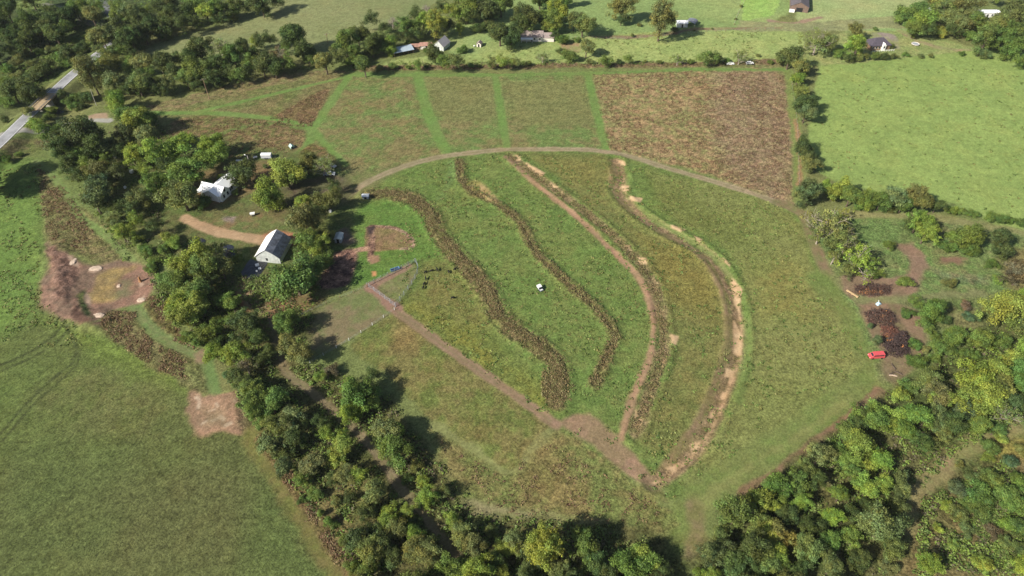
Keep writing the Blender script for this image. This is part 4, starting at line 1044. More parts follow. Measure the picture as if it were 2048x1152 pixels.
# white farmhouse: long side faces down-right in the picture
hx, hy, hz = G(440, 405)
house = thing("white_house", "white farmhouse with white metal roof among yard trees", "house", (hx, hy, hz), math.radians(69))
house.scale = (1.1, 1.1, 1.1)
w_ = MB(); gable(w_, 0, 12.2, 0, 6.6, 3.1, 4.9, 'x'); w_.build("wall", M_WHITE, house)
roofslab(0, 12.2, 0, 6.6, 3.1, 4.9, -1, 'x').build("roof", M_WHITEROOF, house)
roofslab(0, 12.2, 0, 6.6, 3.1, 4.9, 1, 'x').build("roof", M_WHITEROOF, house)
w_ = MB(); gable(w_, 0.6, 6.0, -0.8, 9.0, 3.15, 5.4, 'y'); w_.build("front_wing", M_WHITE, house)
roofslab(0.6, 6.0, -0.8, 9.0, 3.15, 5.4, -1, 'y').build("roof", M_WHITEROOF, house)
roofslab(0.6, 6.0, -0.8, 9.0, 3.15, 5.4, 1, 'y').build("roof", M_WHITEROOF, house)
w_ = MB(); w_.prism([(9.1, 2.2), (11.6, 1.9), (11.6, 2.05), (9.1, 2.4)], 0.2, 6.2, 'x'); w_.build("porch_roof", M_WHITEROOF, house)
for k in range(3): MB().box(0.5 + k * 2.6, .65 + k * 2.6, 11.3, 11.45, -.3, 1.93).build("porch_post", M_WHITE, house)
window(house, 3.3, -.8, 3.3, 1.0, 1.2, '-y'); window(house, 2.2, -.8, 1.0, .9, 1.5, '-y'); window(house, 4.5, -.8, 1.0, .9, 1.5, '-y')
for xx in (7.0, 8.0, 10.0, 11.0): window(house, xx, 0, 1.0, .75, 1.5, '-y')
window(house, 12.2, 3.3, 1.0, .9, 1.4, '+x'); window(house, .6, 4.5, 1.0, .9, 1.4, '-x'); window(house, .6, 7.2, 1.0, .9, 1.4, '-x')

# big barn: gable end faces the camera
bx_, by_, bz_ = G(514.5, 523)
barn = thing("tin_barn", "big grey tin barn with one roof slope blazing white", "barn", (bx_, by_, bz_), math.radians(-7))
BW, BLn = 9.6, 12.0
prof = [(0, -.4), (BW, -.4), (BW, 2.9), (BW * .76, 4.9), (BW * .5, 6.5), (BW * .24, 4.9), (0, 2.9)]
MB().prism(prof, 0, BLn, 'y').build("wall", M_TINWALL, barn)
for s, nm, mt in ((0, "roof", M_TINPALE), (1, "shade_toned_roof", M_TIN)):  # sunlit slope coloured pale, far slope coloured dark to paint in its shade
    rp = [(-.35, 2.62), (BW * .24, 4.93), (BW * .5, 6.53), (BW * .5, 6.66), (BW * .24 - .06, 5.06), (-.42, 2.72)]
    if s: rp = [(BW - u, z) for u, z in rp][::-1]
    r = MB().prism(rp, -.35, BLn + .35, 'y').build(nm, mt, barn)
    if s: r["label"] = "patchy tin roof slope with shade toned into its colour"
# weathered sheet seams on the shade-toned slope
sm = MB()
for k in range(1, 4):
    sm.add([(BW * .5 + .3, BLn * k / 4 - .05, 6.56), (BW * .5 + .3, BLn * k / 4 + .05, 6.56), (BW + .3, BLn * k / 4 + .05, 2.85), (BW + .3, BLn * k / 4 - .05, 2.85)], [(0, 1, 2, 3)])
d = MB().box(3.9, 4.7, -.06, .02, .9, 2.2).build("loft_door", M_DARK, barn)
MB().box(BW * .28, BW * .62, BLn - .02, BLn + .06, -.2, 3.0).build("barn_door", M_WOOD, barn)
MB().box(6.2, 8.8, -.07, -.002, -.2, 2.4).build("sliding_door", M_TINWALL, barn)


def shed(name, label, px, py, L, Wd, hw, hr, rz, wallm, roofm, axis='x', open_front=False, cat="shed", wins=0, door=True):
    x, y, z = G(px, py)
    t = thing(name, label, cat, (x, y, z), math.radians(rz))
    x0, x1, y0, y1 = -L / 2, L / 2, -Wd / 2, Wd / 2
    mb = MB()
    if open_front:
        mb.box(x0, x1, y1 - .15, y1, -.3, hr); mb.box(x0, x0 + .15, y0, y1 - .15, -.3, hw); mb.box(x1 - .15, x1, y0, y1 - .15, -.3, hw)
        mb.build("wall", wallm, t)
        for k in range(5):
            xx = x0 + .3 + k * (L - .6) / 4; MB().box(xx - .09, xx + .09, y0 + .1, y0 + .28, -.3, hw - .03).build("post", M_WOOD, t)
        MB().prism([(y0 - .5, hw), (y1 + .3, hr + .1), (y1 + .3, hr + .2), (y0 - .5, hw + .1)], x0 - .4, x1 + .4, 'x').build("roof", roofm, t)
        return t
    gable(mb, x0, x1, y0, y1, hw, hr, axis); mb.build("wall", wallm, t)
    for s in (-1, 1): roofslab(x0, x1, y0, y1, hw, hr, s, axis, .3).build("roof", roofm, t)
    if door: MB().box(-.5, .5, y0 - .05, y0 + .02, -.2, min(2.0, hw - .1)).build("door", M_DARK, t)
    for k in range(wins):
        xx = x0 + (k + .6) * L / (wins + .2)
        if abs(xx) > .9: window(t, xx, y0, 1.0, .9, 1.1, '-y')
    return t


shed("long_shed", "long open-fronted shed with pale blue tin roof, left of rusty sheds", 806, 107, 11.5, 4.5, 2.3, 3.2, 25, M_WOOD, simple("blue_tin", (.50, .60, .70), .35, .12, .5, .3, .3, .5, ('X', .6, .05)), open_front=True)
shed("rusty_shed", "low rusty-roofed shed touching the long blue shed", 829, 97, 6, 4, 2.0, 2.9, 8, M_WOOD, M_RUST)
shed("rusty_shed", "rusty red and white roofed shed left of white gabled barn", 853, 95, 7, 4.5, 2.2, 3.2, 6, M_PINKW, M_RUST)
shed("small_barn", "small steep grey barn with pale roof slope and dark doorway", 884, 95, 6.5, 8, 2.6, 5.6, -24, M_TINWALL, simple("pale_grey_roof", (.48, .44, .44), .55, .15, .5, .3, 0, .3, ('Y', .5, .05)), 'y')
shed("little_hut", "tiny brown-roofed hut alone on the back pasture", 959, 92, 2.6, 3.0, 1.9, 2.9, -15, M_PINKW, M_SHINGLE, 'y')
# brick coloured old house
oh = shed("old_house", "low house with pinkish brown shingle roof behind dark trees", 1064, 77, 13, 8, 2.6, 4.8, -2, M_PINKW, M_SHINGLE, cat="house", wins=4)
w_ = MB(); gable(w_, 6.5, 13, -3.8, 2.2, 2.4, 4.1, 'x'); w_.build("side_wing", M_PINKW, oh)
for s in (-1, 1): roofslab(6.5, 13, -3.8, 2.2, 2.4, 4.1, s, 'x', .3).build("roof", M_SHINGLE, oh)
MB().box(-6.2, -5.5, .4, 1.1, 3.4, 6.0).build("chimney", M_WHITE, oh)
MB().prism([(-6.2, 2.0), (-4.3, 2.35), (-4.3, 2.45), (-6.2, 2.1)], -6.5, .5, 'x').build("porch_roof", M_TINPALE, oh)
for k in range(3): MB().box(-6.3 + k * 3.2, -6.15 + k * 3.2, -6.0, -5.85, -.3, 2.02).build("porch_post", M_WHITE, oh)
shed("metal_shed", "white-roofed metal shed beside the tallest back tree", 1363, 52, 6.4, 4.4, 2.6, 3.3, 0, M_TINWALL, M_WHITEROOF)
# arched carport
x, y, z = G(1382, 50)
cp = thing("carport", "grey round-topped carport next to white-roofed shed", "carport", (x, y, z), math.radians(-30))
ar = [(3.0 * math.cos(math.pi * k / 10), 2.0 + 1.2 * math.sin(math.pi * k / 10)) for k in range(11)]
MB().prism(ar + [(u * .96, v_ - .08) for u, v_ in ar[::-1]], -3.2, 3.2, 'y').build("roof", M_TIN, cp)
for sx in (-2.93, 2.93):
    for sy in (-3, 0, 3): MB().tube([(sx, sy, -.3), (sx, sy, 2.05)], .06).build("post", M_STEEL, cp)
# long brown barn at the top edge
lb = shed("long_barn", "long dark brown roofed barn cut by the top edge", 1597, 24, 11, 26, 3.4, 6.0, -16.5, simple("dark_boards", (.16, .11, .09), .9, .3, 1.0, .3), simple("purple_brown_roof", (.12, .105, .115), .7, .2, .5, .3, 0, .3, ('Y', .6, .05)), 'y', cat="barn")
lb.location.x += 3.7; lb.location.y += 12.6
MB().box(-5.8, -2.6, -15.0, -13.4, -.3, 1.5).build("lean_to", M_WHITE, lb)
MB().box(-1.8, 2.2, -13.06, -12.98, -.3, 2.6).build("barn_opening", M_DARK, lb)
# dark roofed house
x, y, z = G(1752, 94)
dh = thing("dark_roofed_house", "dark hip-roofed house with white porch rail behind yellow-green tree", "house", (x, y, z), math.radians(8))
MB().box(-6, 6, -4, 4, -.4, 2.7).build("wall", M_WOOD, dh)
MB().add([(-6.6, -4.6, 2.72), (6.6, -4.6, 2.72), (6.6, 4.6, 2.72), (-6.6, 4.6, 2.72), (-2, 0, 5.8), (2.5, 0, 5.8)], [(0, 1, 5, 4), (1, 2, 5), (2, 3, 4, 5), (3, 0, 4), (3, 2, 1, 0)]).build("roof", M_DKSHINGLE, dh)
w_ = MB(); gable(w_, .6, 2.6, -5.0, -1.0, 2.9, 4.0, 'y'); w_.build("dormer", M_TINPALE, dh)
for s in (-1, 1): roofslab(.6, 2.6, -5.0, -1.0, 2.9, 4.0, s, 'y', .2).build("roof", M_TINPALE, dh)
window(dh, 1.6, -5.0, 1.4, 1.0, 1.2, '-y')
for k in range(3): window(dh, -4.5 + k * 1.9, -4, .9, .9, 1.2, '-y')
r = MB()
for zz in (.5, .9): r.box(-6, 7.5, -6.3, -6.22, zz, zz + .1)
for k in range(10): r.box(-6 + k * 1.5, -5.9 + k * 1.5, -6.32, -6.2, -.3, 1.05)
r.build("porch_rail", M_WHITE, dh)
shed("white_outbuilding", "white building glimpsed between the back right trees", 1864, 27, 6, 5, 2.8, 4.4, 10, M_WHITE, M_WHITEROOF, wins=2)
mh = shed("mobile_home", "long white mobile home behind the back right wood", 1970, 32, 14, 4.6, 3.0, 3.7, 0, M_WHITE, M_WHITEROOF, cat="mobile home", wins=5)
shed("garden_shed", "pale-roofed shed by the grass garden under tree shade", 679, 480, 2.6, 3.8, 2.0, 2.5, -4, M_GREYP, simple("pale_green_roof", (.42, .46, .45), .6, .1), 'y')
shed("field_shelter", "small pale-roofed shelter at the start of the brown swale", 732, 396, 2.6, 1.8, 1.5, 1.9, -3, M_GREYP, simple("pale_blue_roof", (.52, .56, .60), .5, .1), 'x')
shed("chicken_coop", "tiny teal coop on the mown grass above the trailer", 584, 296, 1.6, 1.9, 1.1, 1.8, 35, M_TEAL, M_TEAL, 'y', cat="coop")

# ------------------------------------------------------------------ vehicles and farm things
def wheels(t, xs, ys, r, wdt=.24):
    for xx in xs:
        for yy in ys:
            MB().tube([(xx, yy - wdt / 2, r), (xx, yy + wdt / 2, r)], r, 12).build("wheel", M_RUBBER, t)


def vehicle(name, label, cat, px, py, rz, L, Wd, prof, cabin, paint, r=.34, glassprof=None, group=None):
    """prof: side outline of the lower body, cabin: outline of the cab, drawn along x"""
    x, y, z = G(px, py)
    t = thing(name, label, cat, (x, y, z), math.radians(rz), group)
    hw = Wd / 2
    MB().prism(prof, -hw, hw, 'y').build("body", paint, t)
    n = len(cabin); ins = hw - .06; top = hw - .2
    zs = [c[1] for c in cabin]; zmn, zmx = min(zs), max(zs)
    vs = []
    for s in (-1, 1):
        for (u, zz) in cabin: vs.append((u, s * (ins + (top - ins) * (zz - zmn) / (zmx - zmn)), zz))
    fs = [tuple(range(n - 1, -1, -1)), tuple(range(n, 2 * n))] + [(i, (i + 1) % n, (i + 1) % n + n, i + n) for i in range(n)]
    MB().add(vs, fs).build("cab", paint, t)
    za, zb = zmn + (zmx - zmn) * .22, zmn + (zmx - zmn) * .82
    lo = sorted(c for c in cabin if c[1] < zmn + .08); hi = sorted(c for c in cabin if c[1] >= zmn + .08)
    at_ = lambda q, z_: q[0][0] + (q[1][0] - q[0][0]) * (z_ - q[0][1]) / (q[1][1] - q[0][1] + 1e-6)
    rear, front = (lo[0], hi[0]), (lo[-1], hi[-1])
    for s in (-1, 1):
        wy = lambda z_: s * (ins + (top - ins) * (z_ - zmn) / (zmx - zmn) + .015)
        MB().add([(at_(rear, za) + .25, wy(za), za), (at_(front, za) - .3, wy(za), za), (at_(front, zb) - .2, wy(zb), zb), (at_(rear, zb) + .2, wy(zb), zb)], [(0, 1, 2, 3)]).build("side_window", M_GLASS, t)
    g_ = .02
    MB().add([(at_(front, za) + g_, -ins * .85, za), (at_(front, za) + g_, ins * .85, za), (at_(front, zb) + g_, top * .85, zb), (at_(front, zb) + g_, -top * .85, zb)], [(0, 1, 2, 3)]).build("windscreen", M_GLASS, t)
    MB().add([(at_(rear, za) - g_, -ins * .85, za), (at_(rear, za) - g_, ins * .85, za), (at_(rear, zb) - g_, top * .85, zb), (at_(rear, zb) - g_, -top * .85, zb)], [(0, 1, 2, 3)]).build("rear_window", M_GLASS, t)
    xs_ = [c[0] for c in cabin if c[1] > zmx - .05]
    MB().box(min(xs_) - .06, max(xs_) + .06, -top - .03, top + .03, zmx + .002, zmx + .07).build("roof", paint, t)
    wheels(t, (prof[0][0] + L * .18, prof[0][0] + L * .8), (-hw + .02, hw - .02), r)
    for s in (-1, 1): MB().box(prof[0][0] + L - .02, prof[0][0] + L + .03, s * hw * .7 - .14, s * hw * .7 + .14, .62, .78).build("headlight", M_WHITE, t)
    return t


# red van
L = 5.0; p_ = [(-2.5, .35), (2.5, .35), (2.5, .95), (1.9, 1.15), (-2.5, 1.2)]
rv = vehicle("red_van", "faded red van parked at the field edge by brush piles", "van", 1751, 714, 184, L, 2.0, p_, [(-2.42, 1.19), (2.0, 1.16), (1.35, 1.9), (-2.3, 1.95)], M_RED)
MB().box(-2.4, 1.2, -.85, -.72, 1.96, 2.04).build("roof_rail", M_RED, rv); MB().box(-2.4, 1.2, .72, .85, 1.96, 2.04).build("roof_rail", M_RED, rv)
# white utility vehicle in the paddock
x, y, z = G(1080, 579)
uv_scale = 0.88
uv = thing("utility_vehicle", "small white-topped utility vehicle alone in the middle paddock", "vehicle", (x, y, z), math.radians(-62))
uv.scale = (uv_scale,) * 3
MB().prism([(-1.5, .4), (1.6, .4), (1.6, .85), (.6, 1.0), (-1.5, 1.0)], -.75, .75, 'y').build("body", M_GREYP, uv)
MB().box(-1.5, .35, -.85, .85, 1.02, 1.75).build("cargo_box", M_WHITE, uv)
MB().prism([(.37, 1.0), (1.0, 1.0), (.8, 1.6), (.37, 1.7)], -.7, .7, 'y').build("windscreen", M_GLASS, uv)
MB().box(.7, 1.5, -.5, .5, .93, 1.0).build("bonnet", M_WHITE, uv)
for xx in (-1.0, 1.05):
    for yy in (-.7, .7): MB().tube([(xx, yy - .12, .34), (xx, yy + .12, .34)], .34, 12).build("wheel", M_RUBBER, uv)
# pickup and small car by the yard
p_ = [(-2.6, .4), (2.6, .4), (2.6, .95), (1.2, 1.05), (-2.6, 1.0)]
vehicle("pickup_truck", "grey pickup with white bed box parked under yard trees", "pickup", 659, 350, 2, 5.2, 1.9, p_, [(-.4, 1.0), (1.4, 1.04), (.8, 1.7), (-.3, 1.72)], M_GREYP)
p_ = [(-2.1, .32), (2.1, .32), (2.1, .8), (1.1, .92), (-2.1, .9)]
vehicle("parked_car", "off-white car at the weedy patch above the pickup", "car", 664, 333, -30, 4.2, 1.75, p_, [(-1.9, .9), (1.0, .91), (.4, 1.42), (-1.3, 1.42)], M_PINKW)
vehicle("parked_car", "white car by the back hedge, the one nearer the spreading tree pair", "car", 1460, 129, 2, 4.2, 1.75, p_, [(-1.9, .9), (1.0, .91), (.4, 1.42), (-1.3, 1.42)], M_WHITE)
vehicle("parked_car", "white car by the back hedge, the one nearer the pasture hedge", "car", 1499, 128, 4, 4.2, 1.75, p_, [(-1.9, .9), (1.0, .91), (.4, 1.42), (-1.3, 1.42)], M_WHITE)
# stock trailer
x, y, z = G(534, 316)
tr = thing("stock_trailer", "white box trailer parked on red soil behind the house", "trailer", (x, y, z), math.radians(1))
MB().prism([(-2.3, .5), (2.3, .5), (2.3, 2.2), (-2.3, 2.2)], -1.05, 1.05, 'y').build("body", simple("grey_trailer_side", (.45, .47, .52), .5, .15, 1.2), tr)
rp = [(1.15 * math.cos(math.pi * k / 8), 2.2 + .3 * math.sin(math.pi * k / 8)) for k in range(9)]
MB().prism(rp, -2.35, 2.35, 'x').build("roof", M_WHITE, tr)
MB().tube([(2.3, 0, .55), (4.0, 0, .5)], .07).build("hitch", M_STEEL, tr)
for xx in (-.5, .4):
    for yy in (-1.1, 1.1): MB().tube([(xx, yy - .12, .36), (xx, yy + .12, .36)], .36, 12).build("wheel", M_RUBBER, tr)


def tank(label, px, py, L, r, rz, mat=M_WHITE, name="gas_tank"):
    x, y, z = G(px, py)
    t = thing(name, label, "tank", (x, y, z), math.radians(rz))
    zc = r + .35
    MB().tube([(-L / 2 - r * .55, 0, zc), (-L / 2 - r * .3, 0, zc), (-L / 2, 0, zc), (L / 2, 0, zc), (L / 2 + r * .3, 0, zc), (L / 2 + r * .55, 0, zc)], [r * .3, r * .78, r, r, r * .78, r * .3], 14).build("shell", mat, t, True)
    for s in (-1, 1): MB().box(s * L * .3 - .12, s * L * .3 + .12, -r * .7, r * .7, -.2, .45).build("saddle", M_CONC, t)
    MB().tube([(0, 0, zc + r - .02), (0, 0, zc + r + .18)], .18, 10).build("valve_dome", M_STEEL, t)


tank("long white gas tank behind the dark tree by the house", 481, 325, 3.2, .55, -2)
tank("short white tank lying between gas tank and box trailer", 511, 317, 1.5, .4, 28)
tank("white tank under trees on bare red soil in grove", 325, 327, 1.2, .6, 10)
tank("tiny white tank beside the little hut", 949, 94, .7, .4, 30)


def drum(label, px, py, r, h, mat, name="barrel"):
    x, y, z = G(px, py)
    t = thing(name, label, "barrel", (x, y, z))
    MB().tube([(0, 0, -.1), (0, 0, h * .33), (0, 0, h * .34), (0, 0, h * .66), (0, 0, h * .67), (0, 0, h)], [r, r, r * 1.06, r * 1.06, r, r], 14).build("drum", mat, t)
    MB().tube([(0, 0, h), (0, 0, h + .05)], r * .9, 14).build("lid", mat, t)


drum("white barrel in the shade of the leftmost grove trees", 230, 315, .7, 1.1, M_PINKW)
drum("white water butt on the grass inside the grove", 264, 345, .9, 1.1, M_WHITE)
drum("small white drum at the grove's lower edge", 251, 376, .6, .8, M_WHITE)
drum("white drum at the shaded path above the garden shed", 661, 424, .6, .9, M_WHITE)
# garden cart
x, y, z = G(506, 431)
ct = thing("garden_cart", "small white two-wheeled cart on the lawn above the drive", "cart", (x, y, z), math.radians(15))
MB().prism([(-.8, .75), (.8, .75), (1.0, 1.35), (-1.0, 1.35)], -.6, .6, 'y').build("tub", M_WHITE, ct)
for yy in (-.7, .7): MB().tube([(0, yy - .06, .38), (0, yy + .06, .38)], .38, 12).build("wheel", M_RUBBER, ct)
MB().tube([(.9, 0, .9), (2.0, 0, .7)], .05).build("handle", M_STEEL, ct)


# tarps on the ground
def tarp(label, shape):
    pts = W(P(shape)); c = pts.mean(0); z = ground_z(*c)
    bm_ = curve(np.vstack([pts, pts[:1]]), 4)[:-1]
    n = len(bm_); V = []; F = []
    rings = 7
    for k in range(rings):
        f = 1 - k / rings
        for i, q in enumerate(bm_):
            xy = c + (q - c) * f
            V.append((xy[0], xy[1], ground_z(*xy) + .10 + .16 * random.random() * (k > 0)))
    V.append((c[0], c[1], z + .15))
    for k in range(rings - 1):
        for i in range(n): F.append((k * n + i, k * n + (i + 1) % n, (k + 1) * n + (i + 1) % n, (k + 1) * n + i))
    for i in range(n): F.append(((rings - 1) * n + i, (rings - 1) * n + (i + 1) % n, rings * n))
    o = len(V)
    for q in bm_: V.append((q[0], q[1], ground_z(*q) - .1))
    for i in range(n): F.append((i, o + i, o + (i + 1) % n, (i + 1) % n))
    tag(MB().add(V, F).build("tarp", M_TARP), label, "tarp")


tarp("big black tarp spread over the ground below the barn", "482,546 500,520 513,523 535,524 524,545 515,556 490,557")
tarp("black tarp by the driveway, farthest from the barn", "377,486 392,475 412,482 402,494 385,494")
tarp("narrow black tarp half under trees, between drive and barn", "448,490 466,492 470,512 455,526 446,515")
for lab, a, b_, ww in (("white crate on the big black tarp, nearest the barn", 515, 532, 1.3), ("pale crumpled box right of white crate on tarp", 520, 539, 1.0), ("small white tub on lower part of big tarp", 514, 544, .6)):
    x, y, z = G(a, b_)
    t = thing("crate", lab, "crate", (x, y, z + .2), math.radians(20 * ww))
    MB().prism([(-ww / 2, -.05), (ww / 2, -.05), (ww / 2 * 1.08, .5), (-ww / 2 * 1.08, .5)], -ww / 2, ww / 2, 'y').build("box", M_WHITE, t)
    MB().box(-ww / 2 - .05, ww / 2 + .05, -ww / 2 - .05, ww / 2 + .05, .502, .56).build("lid", M_WHITE, t)


# utility poles
def pole(label, px, py, h, lean, arm=True, mat=M_WOOD, rz=.5, lamp=False, name="utility_pole"):
    x, y, z = G(px, py)
    t = thing(name, label, "pole", (x, y, z), rz)
    t.rotation_euler = (0, lean, rz)
    MB().tube([(0, 0, -.5), (0, 0, h)], [.19, .12], 8).build("post", mat, t)
    if arm:
        MB().box(-1.3, 1.3, .13, .25, h - .8, h - .64).build("crossarm", M_WOOD, t)
        for k in (-1.15, -.5, .5, 1.15): MB().tube([(k, .19, h - .63), (k, .19, h - .42)], [.07, .05], 6).build("insulator", M_WHITE, t)
    if lamp:
        MB().tube([(0, 0, h - .2), (1.4, 0, h + .15)], .05, 6).build("lamp_arm", M_STEEL, t)
        MB().box(1.2, 1.9, -.16, .16, h + .05, h + .25).build("lamp_head", M_WHITE, t)


pole("brown utility pole with crossarm at the back field's edge", 419, 198, 11.5, 0)
pole("pale leaning pole beside the side road trees", 193, 211, 9, .06, False, M_CONC)
pole("short dark pole at the hay field's near edge", 656, 86, 6, 0, True)
pole("white yard lamp pole behind the house", 504, 342, 8, 0, False, M_PINKW, 2.6, True, "lamp_pole")


# fences
def fence(name, label, shape, h, gap, wires, net, postm, pw=.06):
    pts = curve(W(P(shape)), 4) if len(P(shape)) > 2 else W(P(shape))
    c = pts[0]; t = thing(name, label, "fence", (c[0], c[1], ground_z(*c)))
    z0 = t.location.z
    seg = np.linalg.norm(np.diff(pts, axis=0), axis=1); cum = np.concatenate([[0], np.cumsum(seg)])
    n = max(2, int(cum[-1] / gap)); us = np.linspace(0, cum[-1], n + 1)
    q = np.column_stack([np.interp(us, cum, pts[:, 0]), np.interp(us, cum, pts[:, 1])])
    zz = relief(q[:, 0], q[:, 1])
    L3 = [(a[0] - c[0], a[1] - c[1], k - z0) for a, k in zip(q, zz)]
    for p3 in L3: MB().box(p3[0] - pw, p3[0] + pw, p3[1] - pw, p3[1] + pw, p3[2] - .4, p3[2] + h + .08).build("post", postm, t)
    mb = MB()
    for k in range(wires):
        hh = h * (k + .7) / wires
        mb.tube([(a, b, zc + hh) for a, b, zc in L3], .013 if net else .012, 3, False)
    if net:
        m = int(cum[-1] / .45); uu = np.linspace(0, cum[-1], m)
        fx = np.interp(uu, us, [l[0] for l in L3]); fy = np.interp(uu, us, [l[1] for l in L3]); fz = np.interp(uu, us, [l[2] for l in L3])
        for a, b, zc in zip(fx, fy, fz): mb.tube([(a, b, zc), (a, b, zc + h * .98)], .011, 3, False)
    mb.build("netting" if net else "wire", M_FENCE, t)


fence("netting_fence", "tall netting fence along the triangular pen's upper side", "734,573 768,556 800,540 830,524", 2.0, 3, 7, True, M_GREYP)
fence("netting_fence", "tall netting fence on the triangular pen's cow side", "832,525 836,540 826,565 792,613", 2.2, 3, 9, True, M_GREYP)
fence("netting_fence", "tall pale netting fence between the bare pen and triangle", "738,575 765,594 791,614", 2.2, 3, 9, True, M_GREYP)
fence("wire_fence", "low wire fence with white posts along the bare pen", "620,726 700,680 789,620", 1.2, 4.5, 3, False, M_WHITE, .07)
fence("wire_fence", "wire fence on bare pen's upper side, by the trees", "598,633 660,604 734,574", 1.2, 5, 3, False, M_WOOD)
fence("wire_fence", "farm fence crossing the far pasture to the brown barn", "1130,76 1260,77 1340,70 1450,62 1550,58", 1.2, 6, 3, False, M_WOOD, .09)
fence("wire_fence", "fence running away from the lane beside bright green plot", "1468,50 1474,32 1484,12 1492,-5", 1.2, 6, 3, False, M_WOOD, .09)
fence("wire_fence", "fence along the weedy field's right edge", "1582,160 1594,250 1598,380", 1.2, 6, 3, False, M_WOOD, .08)
# blue trough on the pen fence
x, y, z = G(790, 540)
t = thing("water_trough", "blue water trough against the triangular pen's upper fence", "trough", (x, y, z), math.radians(28))
MB().add([(-1.6, -.5, 0), (1.6, -.5, 0), (1.6, .5, 0), (-1.6, .5, 0), (-1.8, -.65, .75), (1.8, -.65, .75), (1.8, .65, .75), (-1.8, .65, .75), (-1.68, -.53, .75), (1.68, -.53, .75), (1.68, .53, .75), (-1.68, .53, .75), (-1.55, -.45, .3), (1.55, -.45, .3), (1.55, .45, .3), (-1.55, .45, .3)],
         [(3, 2, 1, 0), (0, 1, 5, 4), (1, 2, 6, 5), (2, 3, 7, 6), (3, 0, 4, 7), (4, 5, 9, 8), (5, 6, 10, 9), (6, 7, 11, 10), (7, 4, 8, 11), (8, 9, 13, 12), (9, 10, 14, 13), (10, 11, 15, 14), (11, 8, 12, 15), (12, 13, 14, 15)]).build("tub", M_BLUE, t)
MB().box(-1.5, 1.5, -.42, .42, .45, .5).build("water", M_GLASS, t)
# trampoline
x, y, z = G(1830, 90)
t = thing("trampoline", "round pale-rimmed trampoline on the grass right of dark house", "trampoline", (x, y, z))
ring = MB(); R_ = 2.1
ring.tube([(R_ * math.cos(k * math.pi / 12), R_ * math.sin(k * math.pi / 12), .8) for k in range(25)], .16, 6, False); ring.build("rim", M_PINKW, t)
MB().tube([(0, 0, .74), (0, 0, .77)], R_ - .2, 24).build("mat", M_GREYP, t)
for k in range(6): MB().tube([(R_ * math.cos(k * math.pi / 3), R_ * math.sin(k * math.pi / 3), -.2), (R_ * math.cos(k * math.pi / 3), R_ * math.sin(k * math.pi / 3), .78)], .06).build("leg", M_STEEL, t)

# ------------------------------------------------------------------ cattle
def skin_mesh(name, chains, mat):
    """grow one continuous body over chains of (x,y,z,r) joints that share their first joint with an earlier one"""
    me = bpy.data.meshes.new(name); verts = []; rad = []; edges = []; idx = {}
    for ch in chains:
        last = None
        for (x, y, z, r) in ch:
            k = (round(x, 3), round(y, 3), round(z, 3))
            if k not in idx: idx[k] = len(verts); verts.append((x, y, z)); rad.append(r)
            if last is not None and last != idx[k]: edges.append((last, idx[k]))
            last = idx[k]
    me.from_pydata(verts, edges, []); me.update()
    o = bpy.data.objects.new(name, me); COL.objects.link(o)
    m = o.modifiers.new("skin", 'SKIN')
    for i, r in enumerate(rad): me.skin_vertices[0].data[i].radius = (r, r)
    me.skin_vertices[0].data[0].use_root = True
    o.modifiers.new("sub", 'SUBSURF').levels = 1
    dg = bpy.context.evaluated_depsgraph_get(); ev = o.evaluated_get(dg)
    out = bpy.data.meshes.new_from_object(ev); out.name = name
    bpy.data.objects.remove(o); out.materials.clear(); out.materials.append(mat)
    out.polygons.foreach_set("use_smooth", np.ones(len(out.polygons), bool))
    return out


def cow_mesh(graze):
    hip = (0, 0, 1.02, .30); mid = (.5, 0, .98, .36); ch = (1.0, 0, 1.0, .33); wi = (1.25, 0, 1.08, .25)
    head = [wi, (1.55, 0, .85, .15), (1.8, 0, .45, .13), (1.98, 0, .22, .09)] if graze else [wi, (1.55, 0, 1.28, .16), (1.8, 0, 1.36, .14), (2.08, 0, 1.2, .09)]
    chains = [[hip, mid, ch, wi], head]
    for s in (-1, 1):
        chains.append([hip, (-.1, s * .2, .78, .15), (.0, s * .22, .62, .10), (-.14, s * .22, .42, .065), (-.1, s * .22, .05, .06)])
        chains.append([ch, (1.05, s * .2, .7, .12), (1.03, s * .21, .4, .065), (1.05, s * .21, .05, .06)])
    chains.append([hip, (-.28, 0, 1.05, .06), (-.36, 0, .6, .035), (-.35, 0, .35, .05)])
    hx_ = head[1]
    for s in (-1, 1): chains.append([head[2], (head[2][0] - .1, s * .17, head[2][2] + .1, .04), (head[2][0] - .1, s * .26, head[2][2] + .08, .03)])
    return skin_mesh("cow", chains, M_COW)


COWM = [cow_mesh(True), cow_mesh(False)]
for px, py, rz, k, lab in ((849, 547, 30, 0, "black cow grazing nearest the triangular pen, left end of its row"), (861, 544, 25, 0, "black cow second from the pen in the upper row"), (876, 543, 120, 1, "black cow third in the row, facing away"),
                           (898, 547, 110, 0, "black cow beside the brown swale, lower of the close pair"), (908, 541, 35, 1, "black cow touching the brown swale's edge, upper of the close pair"), (852, 561, 100, 1, "black cow standing upright-on, topmost of the three below the row"),
                           (847, 571, 60, 0, "black cow in the middle of the three below the row"), (846, 579, 80, 0, "black cow lowest of the three below the row"), (903, 598, 20, 0, "lone black cow grazing farthest below the herd")):
    x, y, z = G(px, py)
    o = link("cow", COWM[k]); o.location = (x, y, z + .02); o.rotation_euler = (0, 0, math.radians(rz)); o.scale = (.82,) * 3
    tag(o, lab, "cow", "black cattle in the paddock")

